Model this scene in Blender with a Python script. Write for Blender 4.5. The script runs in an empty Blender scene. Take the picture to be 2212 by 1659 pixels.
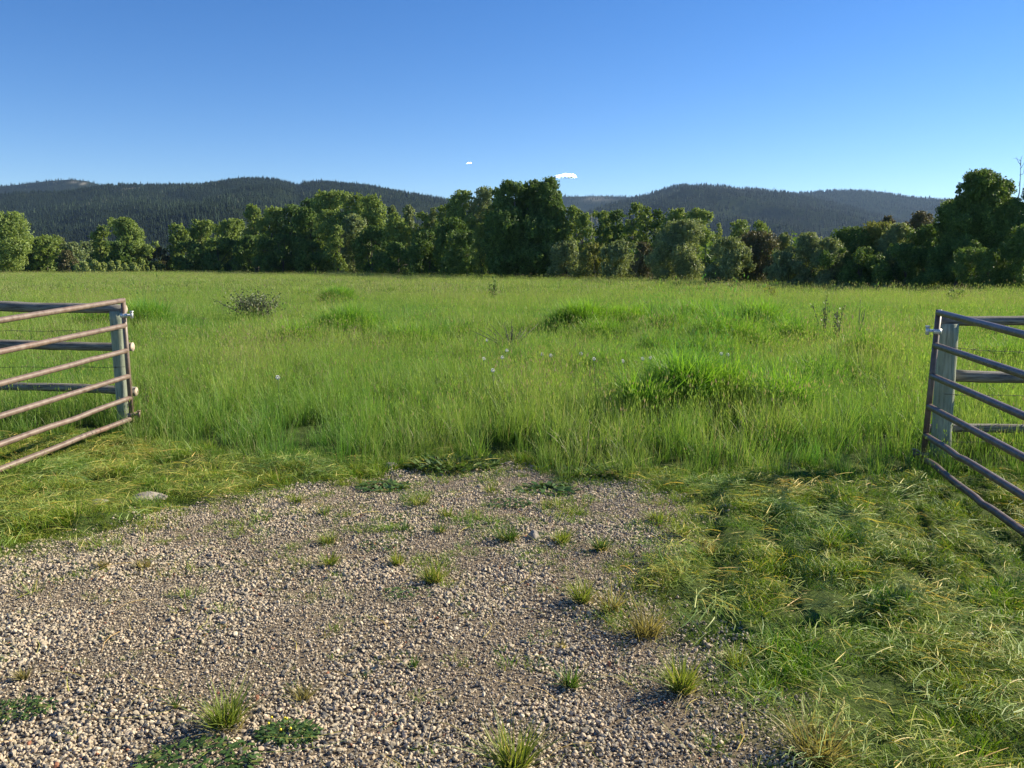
import bpy, math, random
import numpy as np
from mathutils import Vector

R = math.radians
rng = np.random.default_rng(7)
random.seed(7)
scn = bpy.context.scene
COL = scn.collection

# ------------------------------------------------------------------ camera, sky, sun, exposure
EYE = 1.34                       # camera height above the grass tops
CAMH, FPX, CX, CY, HZ = 1.68, 1790.0, 1106.0, 829.5, 572.0   # photo measured on a 2212 x 1659 grid
PITCH = math.atan((CY - HZ) / FPX)
cam_d = bpy.data.cameras.new("camera")
cam = bpy.data.objects.new("camera", cam_d); COL.objects.link(cam)
cam_d.sensor_width = 36.0; cam_d.lens = 36.0 * FPX / 2212.0
cam_d.clip_start = 0.05; cam_d.clip_end = 40000
cam.location = (0, 0, CAMH); cam.rotation_euler = (R(90) - PITCH, 0, 0)
scn.camera = cam

SUN_EL, SUN_AZ = R(30), R(23)        # azimuth measured from +X (photo right) towards +Y (ahead)
world = bpy.data.worlds.new("World"); scn.world = world; world.use_nodes = True
wn = world.node_tree; wn.nodes.clear()
sky = wn.nodes.new("ShaderNodeTexSky"); sky.sky_type = 'NISHITA'; sky.sun_disc = False
sky.sun_elevation = SUN_EL; sky.sun_rotation = R(90) - SUN_AZ
sky.altitude = 1900; sky.air_density = 1.0; sky.dust_density = 0.0; sky.ozone_density = 2.2
bg = wn.nodes.new("ShaderNodeBackground"); bg.inputs[1].default_value = 0.084
wo = wn.nodes.new("ShaderNodeOutputWorld")
hs = wn.nodes.new('ShaderNodeHueSaturation'); hs.inputs['Hue'].default_value = 0.510; hs.inputs['Saturation'].default_value = 1.32; hs.inputs['Value'].default_value = 0.92
wn.links.new(sky.outputs[0], hs.inputs['Color']); wn.links.new(hs.outputs[0], bg.inputs[0]); wn.links.new(bg.outputs[0], wo.inputs[0])
sun_d = bpy.data.lights.new("sun", 'SUN'); sun_d.energy = 5.0; sun_d.angle = R(0.5); sun_d.color = (1.0, 0.90, 0.68)
sun = bpy.data.objects.new("sun", sun_d); COL.objects.link(sun)
SDIR = Vector((math.cos(SUN_EL) * math.cos(SUN_AZ), math.cos(SUN_EL) * math.sin(SUN_AZ), math.sin(SUN_EL)))
sun.rotation_euler = SDIR.to_track_quat('Z', 'Y').to_euler()
vs = scn.view_settings
vs.view_transform = 'Standard'; vs.look = 'None'; vs.gamma = 1.0; vs.exposure = 1.04; vs.use_curve_mapping = False
scn.render.film_transparent = False

# ------------------------------------------------------------------ helpers
def ray(u, v):
    a = (u - CX) / FPX; b = (CY - v) / FPX
    return np.array([a, math.cos(PITCH) + b * math.sin(PITCH), -math.sin(PITCH) + b * math.cos(PITCH)])
def at(u, v, Y):                      # point seen at (u, v), at forward distance Y
    d = ray(u, v); return np.array([0, 0, CAMH]) + d * (Y / d[1])
def gp(u, v, z=0.0):                  # where that line of sight meets level ground
    d = ray(u, v); return np.array([0, 0, CAMH]) + d * ((z - CAMH) / d[2])

BASE_V = [(-200, 588), (0, 588), (400, 586.3), (700, 588), (1000, 593), (1300, 598), (1700, 607), (2212, 616), (2500, 619)]
def line_Y(u):
    v = np.interp(u, [a for a, b in BASE_V], [b for a, b in BASE_V]); return EYE * FPX / (v - HZ)

def snoise(x, y, scale, seed, octs=3):
    r = np.random.default_rng(seed); out = 0; amp = 1.0; tot = 0
    for o in range(octs):
        s = 0
        for k in range(9):
            th = r.uniform(0, math.pi * 2); f = r.uniform(0.6, 1.5) * math.pi * 2 / scale * (2 ** o); ph = r.uniform(0, 6.28)
            s = s + np.sin((x * math.cos(th) + y * math.sin(th)) * f + ph)
        out = out + amp * s / 3.0; tot += amp; amp *= 0.5
    return out / tot                  # roughly -1.5..1.5
def sstep(a, b, x):
    t = np.clip((x - a) / (b - a), 0, 1); return t * t * (3 - 2 * t)

def tag(o, label=None, cat=None, group=None, kind=None):
    if label: o["label"] = label
    if cat: o["category"] = cat
    if group: o["group"] = group
    if kind: o["kind"] = kind
    return o
def np_mesh(name, V, F, mats=(), smooth=False, attrs=None):
    V = np.asarray(V, dtype=np.float32); F = np.asarray(F, dtype=np.int32)
    me = bpy.data.meshes.new(name); n, k = F.shape
    me.vertices.add(len(V)); me.vertices.foreach_set("co", V.ravel())
    me.loops.add(n * k); me.loops.foreach_set("vertex_index", F.ravel())
    me.polygons.add(n); me.polygons.foreach_set("loop_start", np.arange(0, n * k, k, dtype=np.int32))
    me.polygons.foreach_set("loop_total", np.full(n, k, dtype=np.int32))
    if smooth: me.polygons.foreach_set("use_smooth", np.ones(n, dtype=bool))
    for m in (mats if isinstance(mats, (list, tuple)) else [mats]): me.materials.append(m)
    for an, av in (attrs or {}).items():
        a = me.attributes.new(an, 'FLOAT', 'POINT'); a.data.foreach_set("value", np.asarray(av, dtype=np.float32))
    me.update(); me.validate()
    return me
def link(name, me, parent=None, loc=(0, 0, 0)):
    o = bpy.data.objects.new(name, me); COL.objects.link(o); o.parent = parent; o.location = loc
    return o
def empty(name, loc): 
    o = bpy.data.objects.new(name, None); COL.objects.link(o); o.location = loc; o.empty_display_size = 0.2
    return o
class Tris:
    """collects triangle soups"""
    def __init__(s): s.V = []; s.F = []; s.n = 0; s.A = {}
    def add(s, V, F, **at):
        V = np.asarray(V, float); F = np.asarray(F, int)
        if F.shape[1] == 4: F = np.concatenate([F[:, [0, 1, 2]], F[:, [0, 2, 3]]])
        s.V.append(V); s.F.append(F + s.n); s.n += len(V)
        for k, v in at.items(): s.A.setdefault(k, []).append(np.broadcast_to(np.asarray(v, float), (len(V),)))
    def mesh(s, name, mats, smooth=False):
        return np_mesh(name, np.concatenate(s.V), np.concatenate(s.F), mats, smooth, {k: np.concatenate(v) for k, v in s.A.items()})
def tube(pts, rad, seg=8, cap=True, square=0.0, rough=0.0, seed=0):
    """tube along a polyline; rad a number or a list; square pushes the section to a rounded square"""
    P = np.asarray(pts, float); n = len(P); rad = np.broadcast_to(np.asarray(rad, float), (n,))
    T = np.gradient(P, axis=0); T /= np.linalg.norm(T, axis=1)[:, None]
    r_ = np.random.default_rng(seed)
    V = []; th = np.linspace(0, 2 * math.pi, seg, endpoint=False) + (math.pi / seg if square else 0)
    c, s = np.cos(th), np.sin(th)
    if square: q = (np.abs(c) ** 6 + np.abs(s) ** 6) ** (-1 / 6.0); c, s = c * q, s * q
    for i in range(n):
        t = T[i]; up = np.array([0, 0, 1.0]) if abs(t[2]) < 0.9 else np.array([0, 1.0, 0])
        a = np.cross(t, up); a /= np.linalg.norm(a); b = np.cross(a, t)
        rr = rad[i] * (1 + rough * r_.normal(size=seg)) if rough else rad[i]
        V.append(P[i] + (c * rr)[:, None] * a + (s * rr)[:, None] * b)
    V = np.concatenate(V); F = []
    for i in range(n - 1):
        for k in range(seg):
            k2 = (k + 1) % seg; F.append((i * seg + k, i * seg + k2, (i + 1) * seg + k2, (i + 1) * seg + k))
    F = np.array(F)
    if cap:
        V = np.concatenate([V, P[:1], P[-1:]]); m = n * seg
        cf = [(m, (k + 1) % seg, k, k) for k in range(seg)] + [(m + 1, (n - 1) * seg + k, (n - 1) * seg + (k + 1) % seg,) * 1 + ((n - 1) * seg + (k + 1) % seg,) for k in range(seg)]
        Fq = np.concatenate([F[:, [0, 1, 2]], F[:, [0, 2, 3]], np.array([c_[:3] for c_ in cf])])
        return V, Fq
    return V, np.concatenate([F[:, [0, 1, 2]], F[:, [0, 2, 3]]])
def box(c, s):
    c = np.array(c, float); s = np.array(s, float) / 2
    V = np.array([[x, y, z] for x in (-1, 1) for y in (-1, 1) for z in (-1, 1)]) * s + c
    F = np.array([(0, 1, 3, 2), (4, 6, 7, 5), (0, 4, 5, 1), (2, 3, 7, 6), (0, 2, 6, 4), (1, 5, 7, 3)])
    return V, np.concatenate([F[:, [0, 1, 2]], F[:, [0, 2, 3]]])

# ------------------------------------------------------------------ materials
def mat(name):
    m = bpy.data.materials.new(name); m.use_nodes = True; nt = m.node_tree
    return m, nt, nt.nodes["Principled BSDF"]
def N(nt, t, **kw):
    n = nt.nodes.new(t)
    for k, v in kw.items(): setattr(n, k, v)
    return n
def ramp(nt, fac, stops):
    r = N(nt, "ShaderNodeValToRGB"); e = r.color_ramp.elements
    while len(e) < len(stops): e.new(0.5)
    for i, (p, c) in enumerate(stops): e[i].position = p; e[i].color = (*c, 1)
    nt.links.new(fac, r.inputs[0]); return r.outputs[0]
def noise(nt, scale, detail=4, obj=False, vec=None, rough=0.55):
    n = N(nt, "ShaderNodeTexNoise"); n.inputs["Scale"].default_value = scale; n.inputs["Detail"].default_value = detail
    n.inputs["Roughness"].default_value = rough
    if vec is None:
        if obj: tc = N(nt, "ShaderNodeTexCoord"); vec = tc.outputs["Object"]
        else: g = N(nt, "ShaderNodeNewGeometry"); vec = g.outputs["Position"]
    nt.links.new(vec, n.inputs["Vector"]); return n.outputs[0]
def mixc(nt, fac, a, b, mode='MIX'):
    m = N(nt, "ShaderNodeMix", data_type='RGBA', blend_type=mode)
    for s, v in ((m.inputs[0], fac), (m.inputs[6], a), (m.inputs[7], b)):
        if hasattr(v, "is_linked") or hasattr(v, "node"): nt.links.new(v, s)
        elif isinstance(v, tuple): s.default_value = (*v, 1)
        else: s.default_value = v
    return m.outputs[2]
def attr(nt, name, inst=False):
    a = N(nt, "ShaderNodeAttribute"); a.attribute_name = name
    if inst: a.attribute_type = 'INSTANCER'
    return a.outputs["Fac"]
def leafy(name, stops_h, straw, straw_amt, tintA, tintB, trans=0.35, rough=0.5, spec=0.3, use_tint=True, tr_col=None):
    """blade or leaf: colour along 'h', per-blade 'rnd' towards straw, per-plant 'tint' between two multipliers"""
    m, nt, p = mat(name); L = nt.links.new
    c = ramp(nt, attr(nt, "h"), stops_h)  # on blades the dark start puts occlusion at the base into the colour
    rn = attr(nt, "rnd")
    sm = ramp(nt, rn, [(max(0.0, 1 - straw_amt - 0.05), (0, 0, 0)), (min(1.0, 1 - straw_amt + 0.05), (1, 1, 1))])
    c = mixc(nt, sm, c, straw)
    var = ramp(nt, rn, [(0, (0.72, 0.75, 0.8)), (0.4, (1.0, 1.0, 1.0)), (0.8, (1.2, 1.12, 0.95)), (1.0, (0.9, 0.95, 1.0))])
    c = mixc(nt, 1.0, c, var, 'MULTIPLY')
    if use_tint:
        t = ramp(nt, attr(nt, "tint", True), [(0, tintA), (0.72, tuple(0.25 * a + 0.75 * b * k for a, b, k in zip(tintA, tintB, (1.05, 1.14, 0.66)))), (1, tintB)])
        c = mixc(nt, 1.0, c, t, 'MULTIPLY')
    L(c, p.inputs["Base Color"]); p.inputs["Roughness"].default_value = rough; p.inputs["Specular IOR Level"].default_value = spec
    tr = N(nt, "ShaderNodeBsdfTranslucent"); mx = N(nt, "ShaderNodeMixShader"); mx.inputs[0].default_value = trans
    c2 = mixc(nt, 1.0, c, tr_col or (1.35, 1.25, 0.6), 'MULTIPLY'); L(c2, tr.inputs[0])
    L(p.outputs[0], mx.inputs[1]); L(tr.outputs[0], mx.inputs[2]); L(mx.outputs[0], nt.nodes["Material Output"].inputs[0])
    return m

M = {}
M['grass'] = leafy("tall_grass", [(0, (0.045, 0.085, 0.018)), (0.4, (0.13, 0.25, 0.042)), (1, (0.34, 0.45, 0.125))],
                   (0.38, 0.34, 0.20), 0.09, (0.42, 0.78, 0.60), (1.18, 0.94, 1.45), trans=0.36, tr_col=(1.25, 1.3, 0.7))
M['lush'] = leafy("lush_grass", [(0, (0.035, 0.08, 0.016)), (0.4, (0.11, 0.24, 0.035)), (1, (0.27, 0.43, 0.085))],
                  (0.3, 0.34, 0.12), 0.04, (0.8, 0.9, 0.9), (1.2, 1.05, 0.9), trans=0.42, tr_col=(1.2, 1.3, 0.5))
M['short'] = leafy("mown_grass", [(0, (0.06, 0.11, 0.025)), (0.5, (0.145, 0.24, 0.038)), (1, (0.29, 0.39, 0.075))],
                   (0.46, 0.40, 0.20), 0.10, (0.45, 0.85, 0.60), (1.35, 1.1, 0.9), trans=0.28, tr_col=(1.3, 1.35, 0.5))
M['cut'] = leafy("cut_grass", [(0, (0.17, 0.25, 0.075)), (1, (0.34, 0.42, 0.16))],
                 (0.55, 0.48, 0.27), 0.24, (0.75, 1.0, 0.75), (1.3, 1.0, 0.8), trans=0.35, rough=0.55, spec=0.25)
M['weed'] = leafy("weed_leaf", [(0, (0.05, 0.10, 0.025)), (1, (0.10, 0.19, 0.05))],
                  (0.20, 0.22, 0.06), 0.1, (1, 1, 1), (1, 1, 1), trans=0.3, use_tint=False)
def foliage(name, c0, c1, odd, odd_amt, trans=0.33):
    return leafy(name, [(0, c0), (1, c1)], odd, odd_amt, (1, 1, 1), (1, 1, 1), trans=trans, use_tint=False, rough=0.55, spec=0.25, tr_col=(1.3, 1.25, 0.5))
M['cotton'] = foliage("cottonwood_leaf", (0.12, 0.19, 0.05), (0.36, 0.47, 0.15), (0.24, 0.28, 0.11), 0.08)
M['dense'] = foliage("dark_shaded_cottonwood_leaf", (0.06, 0.12, 0.038), (0.20, 0.31, 0.09), (0.13, 0.18, 0.06), 0.06)  # dark leaf lowered further, putting the tree line's shade into the colour
M['willow'] = foliage("willow_leaf", (0.14, 0.19, 0.09), (0.34, 0.42, 0.215), (0.25, 0.27, 0.15), 0.12)
M['brown'] = foliage("brownish_shrub_leaf", (0.10, 0.11, 0.055), (0.17, 0.175, 0.09), (0.20, 0.15, 0.10), 0.2, 0.2)
M['young'] = foliage("young_willow_leaf", (0.34, 0.42, 0.18), (0.50, 0.58, 0.26), (0.26, 0.28, 0.12), 0.1)
M['yellow'] = foliage("yellow_green_leaf", (0.17, 0.20, 0.06), (0.29, 0.32, 0.10), (0.26, 0.26, 0.11), 0.1)
M['sage'] = foliage("grey_shrub_leaf", (0.09, 0.12, 0.065), (0.15, 0.19, 0.105), (0.17, 0.18, 0.11), 0.15, 0.15)

m, nt, p = mat("bark"); nt.links.new(ramp(nt, noise(nt, 3), [(0.3, (0.05, 0.045, 0.035)), (0.7, (0.16, 0.145, 0.12))]), p.inputs["Base Color"]); p.inputs["Roughness"].default_value = 0.9; M['bark'] = m
m, nt, p = mat("bleached_wood"); p.inputs["Base Color"].default_value = (0.5, 0.47, 0.42, 1); p.inputs["Roughness"].default_value = 0.8; M['dead'] = m

def woodmat(name, lo, hi, axis_scale, green=None, crack=(0.035, 0.03, 0.028)):
    m, nt, p = mat(name); L = nt.links.new
    tc = N(nt, "ShaderNodeTexCoord"); mp = N(nt, "ShaderNodeMapping"); mp.inputs["Scale"].default_value = axis_scale
    L(tc.outputs["Object"], mp.inputs[0])
    g = noise(nt, 1.0, 6, vec=mp.outputs[0], rough=0.7)
    c = ramp(nt, g, [(0.30, crack), (0.40, lo), (0.62, hi), (0.8, tuple(min(1, x * 1.25) for x in hi))])
    if green:
        c = mixc(nt, ramp(nt, noise(nt, 3.0, 3), [(0.4, (0, 0, 0)), (0.62, (0.7, 0.7, 0.7))]), c, green)
    L(c, p.inputs["Base Color"]); p.inputs["Roughness"].default_value = 0.85; p.inputs["Specular IOR Level"].default_value = 0.2
    b = N(nt, "ShaderNodeBump"); b.inputs["Strength"].default_value = 0.6; b.inputs["Distance"].default_value = 0.01
    L(g, b.inputs["Height"]); L(b.outputs[0], p.inputs["Normal"]); return m
M['pole'] = woodmat("weathered_pole", (0.12, 0.11, 0.10), (0.30, 0.28, 0.25), (4, 45, 45))
M['post'] = woodmat("treated_post", (0.24, 0.26, 0.20), (0.42, 0.44, 0.34), (50, 50, 4), green=(0.22, 0.25, 0.17))
m, nt, p = mat("pole_cut_end"); nt.links.new(ramp(nt, noise(nt, 30), [(0.35, (0.35, 0.26, 0.20)), (0.65, (0.58, 0.47, 0.38))]), p.inputs["Base Color"]); p.inputs["Roughness"].default_value = 0.85; M['cutend'] = m

m, nt, p = mat("brown_gate_paint"); L = nt.links.new
n1 = noise(nt, 14, 6, rough=0.7); n2 = noise(nt, 2.2, 3)
c = ramp(nt, n1, [(0.3, (0.11, 0.070, 0.052)), (0.5, (0.175, 0.125, 0.100)), (0.72, (0.24, 0.185, 0.150))])
c = mixc(nt, ramp(nt, n2, [(0.55, (0, 0, 0)), (0.75, (0.6, 0.6, 0.6))]), c, (0.20, 0.10, 0.07))
L(c, p.inputs["Base Color"]); L(ramp(nt, n1, [(0, (0.35,) * 3), (1, (0.6,) * 3)]), p.inputs["Roughness"]); M['gate'] = m
b = N(nt, "ShaderNodeBump"); b.inputs["Strength"].default_value = 0.25; b.inputs["Distance"].default_value = 0.003; L(n1, b.inputs["Height"]); L(b.outputs[0], p.inputs["Normal"])
m, nt, p = mat("shaded_gate_paint"); L = nt.links.new
L(ramp(nt, noise(nt, 14, 6), [(0.3, (0.07, 0.045, 0.038)), (0.7, (0.16, 0.11, 0.095))]), p.inputs["Base Color"]); p.inputs["Roughness"].default_value = 0.42; M['gate_shaded'] = m  # same brown paint, darkened to put the right gate's shade into the colour
m, nt, p = mat("galvanised"); p.inputs["Base Color"].default_value = (0.62, 0.63, 0.64, 1); p.inputs["Metallic"].default_value = 0.5; p.inputs["Roughness"].default_value = 0.45; M['galv'] = m
m, nt, p = mat("rusty_wire"); p.inputs["Base Color"].default_value = (0.07, 0.06, 0.055, 1); p.inputs["Roughness"].default_value = 0.7; p.inputs["Metallic"].default_value = 0.3; M['wire'] = m

m, nt, p = mat("gravel_stone"); L = nt.links.new
c = ramp(nt, attr(nt, "tint", True), [(0, (0.10, 0.095, 0.09)), (0.10, (0.20, 0.185, 0.16)), (0.26, (0.35, 0.30, 0.225)), (0.6, (0.46, 0.39, 0.285)), (0.82, (0.50, 0.39, 0.28)), (0.93, (0.66, 0.58, 0.44)), (1.0, (0.32, 0.14, 0.08))])
c = mixc(nt, 0.7, c, ramp(nt, noise(nt, 130, 3), [(0.3, (0.62, 0.62, 0.62)), (0.7, (1.25, 1.22, 1.18))]), 'MULTIPLY')
L(c, p.inputs["Base Color"]); p.inputs["Roughness"].default_value = 0.8; p.inputs["Specular IOR Level"].default_value = 0.3; M['stone'] = m
m, nt, p = mat("field_rock"); L = nt.links.new
g = noise(nt, 22, 6); L(ramp(nt, g, [(0.3, (0.20, 0.175, 0.15)), (0.7, (0.42, 0.37, 0.31))]), p.inputs["Base Color"]); p.inputs["Roughness"].default_value = 0.85
b = N(nt, "ShaderNodeBump"); b.inputs["Strength"].default_value = 0.5; b.inputs["Distance"].default_value = 0.01; L(g, b.inputs["Height"]); L(b.outputs[0], p.inputs["Normal"]); M['rock'] = m

m, nt, p = mat("ground"); L = nt.links.new
gm = attr(nt, "gravel")
soil = ramp(nt, noise(nt, 60, 6, rough=0.75), [(0.3, (0.09, 0.07, 0.05)), (0.55, (0.19, 0.15, 0.105)), (0.75, (0.29, 0.23, 0.165))])
turf = ramp(nt, noise(nt, 9, 5), [(0.3, (0.035, 0.055, 0.014)), (0.7, (0.085, 0.12, 0.03))])
far = ramp(nt, noise(nt, 0.05, 6, rough=0.7), [(0.3, (0.085, 0.125, 0.03)), (0.7, (0.14, 0.17, 0.05))])
c = mixc(nt, attr(nt, "far"), turf, far); c = mixc(nt, gm, c, soil)
L(c, p.inputs["Base Color"]); p.inputs["Roughness"].default_value = 0.95; p.inputs["Specular IOR Level"].default_value = 0.1
b = N(nt, "ShaderNodeBump"); b.inputs["Strength"].default_value = 0.7; b.inputs["Distance"].default_value = 0.01
L(noise(nt, 80, 5), b.inputs["Height"]); L(b.outputs[0], p.inputs["Normal"]); M['ground'] = m
def hillmat(name, lo, hi, pale):
    m, nt, p = mat(name); L = nt.links.new
    c = ramp(nt, noise(nt, 0.02, 8, rough=0.75), [(0.35, lo), (0.65, hi)])
    c = mixc(nt, attr(nt, "bare"), c, pale)
    L(c, p.inputs["Base Color"]); p.inputs["Roughness"].default_value = 1.0; p.inputs["Specular IOR Level"].default_value = 0.0; return m
M['hill'] = hillmat("forest_floor", (0.010, 0.018, 0.010), (0.03, 0.04, 0.02), (0.36, 0.33, 0.26))
def confmat(name, stops):
    m, nt, p = mat(name); nt.links.new(ramp(nt, attr(nt, "rnd"), stops), p.inputs["Base Color"])
    p.inputs["Roughness"].default_value = 0.9; p.inputs["Specular IOR Level"].default_value = 0.1; return m
M['conifer'] = confmat("conifer_needles", [(0, (0.006, 0.013, 0.008)), (0.5, (0.013, 0.025, 0.014)), (0.75, (0.028, 0.047, 0.024)), (0.88, (0.055, 0.08, 0.042)), (1, (0.09, 0.10, 0.07))])
m, nt, p = mat("cloud_white"); p.inputs["Base Color"].default_value = (0.9, 0.9, 0.92, 1); p.inputs["Roughness"].default_value = 1.0; p.inputs["Specular IOR Level"].default_value = 0
tr = N(nt, 'ShaderNodeBsdfTranslucent'); tr.inputs[0].default_value = (0.95, 0.95, 0.95, 1); mx = N(nt, 'ShaderNodeAddShader')  # translucent lobe summed with diffuse, brightening the cloud's shaded side
nt.links.new(p.outputs[0], mx.inputs[0]); nt.links.new(tr.outputs[0], mx.inputs[1]); nt.links.new(mx.outputs[0], nt.nodes['Material Output'].inputs[0]); M['cloud'] = m
m, nt, p = mat("seed_head_white"); p.inputs["Base Color"].default_value = (0.75, 0.74, 0.70, 1); p.inputs["Roughness"].default_value = 1.0; M['fluff'] = m
m, nt, p = mat("yellow_petal"); p.inputs["Base Color"].default_value = (0.75, 0.60, 0.03, 1); M['petal'] = m

# ------------------------------------------------------------------ where gravel, mown grass and tall grass lie
GRAVEL = np.array([gp(u, v)[:2] for u, v in [(-700, 1300), (-100, 1248), (120, 1200), (300, 1135), (460, 1095), (640, 1068), (790, 1045), (960, 1030), (1160, 1020), (1350, 1052), (1480, 1100), (1420, 1150), (1330, 1200), (1330, 1290), (1370, 1365), (1500, 1430), (1560, 1530), (1640, 1700), (1800, 2600), (-2500, 2600)]])
def poly_sd(x, y, P):
    """signed distance, positive inside"""
    x = np.asarray(x, float); y = np.asarray(y, float); d = np.full(x.shape, 1e9); ins = np.zeros(x.shape, bool)
    n = len(P)
    for i in range(n):
        ax, ay = P[i]; bx, by = P[(i + 1) % n]; ex, ey = bx - ax, by - ay
        t = np.clip(((x - ax) * ex + (y - ay) * ey) / (ex * ex + ey * ey), 0, 1)
        d = np.minimum(d, np.hypot(x - ax - t * ex, y - ay - t * ey))
        c = ((ay > y) != (by > y)) & (x < ex * (y - ay) / (ey if abs(ey) > 1e-9 else 1e-9) + ax)
        ins ^= c
    return np.where(ins, d, -d)
EDGE = np.array([gp(u, v)[:2] for u, v in [(-900, 950), (-200, 952), (0, 952), (120, 942), (285, 930), (318, 990), (450, 1006), (700, 1018), (850, 1016), (940, 1000), (1030, 1012), (1200, 1030), (1400, 1042), (1650, 1050), (1850, 1046), (1990, 1038), (2100, 1036), (2212, 1048), (2600, 1060), (3200, 1070)]])
EDGE = EDGE[np.argsort(EDGE[:, 0])]
def edge_y(x): return np.interp(x, EDGE[:, 0], EDGE[:, 1])

# lush clumps standing above the meadow: (u, v of foot, width px, height m)
LUSH = [(1330, 700, 110, .30), (1400, 692, 110, .34), (1450, 712, 100, .3), (1560, 705, 110, .34), (1710, 722, 90, .26), (1300, 712, 80, .24), (1540, 760, 120, .22), (1640, 745, 90, .26), (980, 705, 150, .12), (1800, 800, 160, .16), (1960, 770, 120, .14),
        (1255, 702, 90, .42), (1500, 700, 95, .42), (1565, 742, 110, .45), (1640, 712, 110, .42), (1490, 850, 120, .36), (1400, 862, 80, .26), (1590, 845, 110, .30),
        (750, 702, 110, .32), (880, 722, 90, .22), (310, 690, 90, .36), (210, 693, 60, .3), (1880, 762, 80, .32), (1470, 790, 120, .18), (640, 725, 70, .25),
        (1370, 700, 60, .3), (1430, 752, 60, .2), (1340, 775, 90, .15), (730, 648, 50, .5), (1700, 860, 110, .22), (2180, 760, 60, .2)]
LU = [(gp(u, v, 0.3), w, h) for u, v, w, h in LUSH]
LU = [(p[0], p[1] + 0.2, w / FPX * p[1] * 0.72, h) for p, w, h in LU]
def lush(x, y):
    s = np.zeros(np.shape(x))
    for a, b, r, h in LU:
        s = np.maximum(s, np.exp(-(((x - a) / r) ** 2 + ((y - b) / (r * 0.8)) ** 2)) * min(1.0, h * 2.4))
    return s
GATES = [((-3.96, 8.45), (-4.2, 6.0)), ((3.46, 6.80), (2.95, 4.3))]
def gate_d(x, y):
    d = np.full(np.shape(x), 9.0)
    for (ax, ay), (bx, by) in GATES:
        t = np.clip(((x - ax) * (bx - ax) + (y - ay) * (by - ay)) / ((bx - ax) ** 2 + (by - ay) ** 2), 0, 1); d = np.minimum(d, np.hypot(x - ax - t * (bx - ax), y - ay - t * (by - ay)))
    return d
def gz(x, y):
    x = np.asarray(x, float); y = np.asarray(y, float)
    z = 0.012 * snoise(x, y, 1.7, 1, 2) * sstep(-2, 3, y) + 0.05 * snoise(x, y, 7, 2, 2) * sstep(8, 13, y)
    z = z + 0.10 * snoise(x, y, 35, 3, 2) * sstep(25, 60, y)
    near = (y > 6) & (y < 60)
    l = np.zeros(x.shape)
    if near.any(): l[near] = lush(x[near], y[near])
    nn = (y > 0.5) & (y < 9) & (np.abs(x) < 8)
    if nn.any():
        m_ = np.zeros(x.shape); m_[nn] = sstep(0.0, -0.35, poly_sd(x[nn], y[nn], GRAVEL)) * sstep(9, 7.5, y[nn]); z = z + 0.034 * m_ * snoise(x, y, 0.55, 5, 2) - 0.045 * sstep(1.0, 0.2, gate_d(x, y))
    return z + 0.38 * l

# ------------------------------------------------------------------ ground
def geo(a, b, n): return np.exp(np.linspace(math.log(a), math.log(b), n))
ys = np.concatenate([np.linspace(-30, -1, 12), np.linspace(-0.9, 9, 125), geo(9.1, 60, 170), geo(62, 12000, 70)])
xp = np.concatenate([np.linspace(0, 6, 80), geo(6.15, 40, 60), geo(42, 9000, 50)])
xs = np.concatenate([-xp[:0:-1], xp])
GX, GY = np.meshgrid(xs, ys); Z = gz(GX.ravel(), GY.ravel()); nx, ny = len(xs), len(ys)
i, j = np.meshgrid(np.arange(nx - 1), np.arange(ny - 1)); q = (j * nx + i).ravel()
F = np.stack([q, q + 1, q + 1 + nx, q + nx], 1)
sd = poly_sd(GX.ravel(), GY.ravel(), GRAVEL) + 0.12 * snoise(GX.ravel(), GY.ravel(), 0.9, 11)
gme = np_mesh("ground", np.stack([GX.ravel(), GY.ravel(), Z], 1), F, M['ground'], True,
              {"gravel": sstep(-0.25, 0.12, sd), "far": sstep(25, 70, GY.ravel())})
tag(link("ground", gme), kind="structure")

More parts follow.
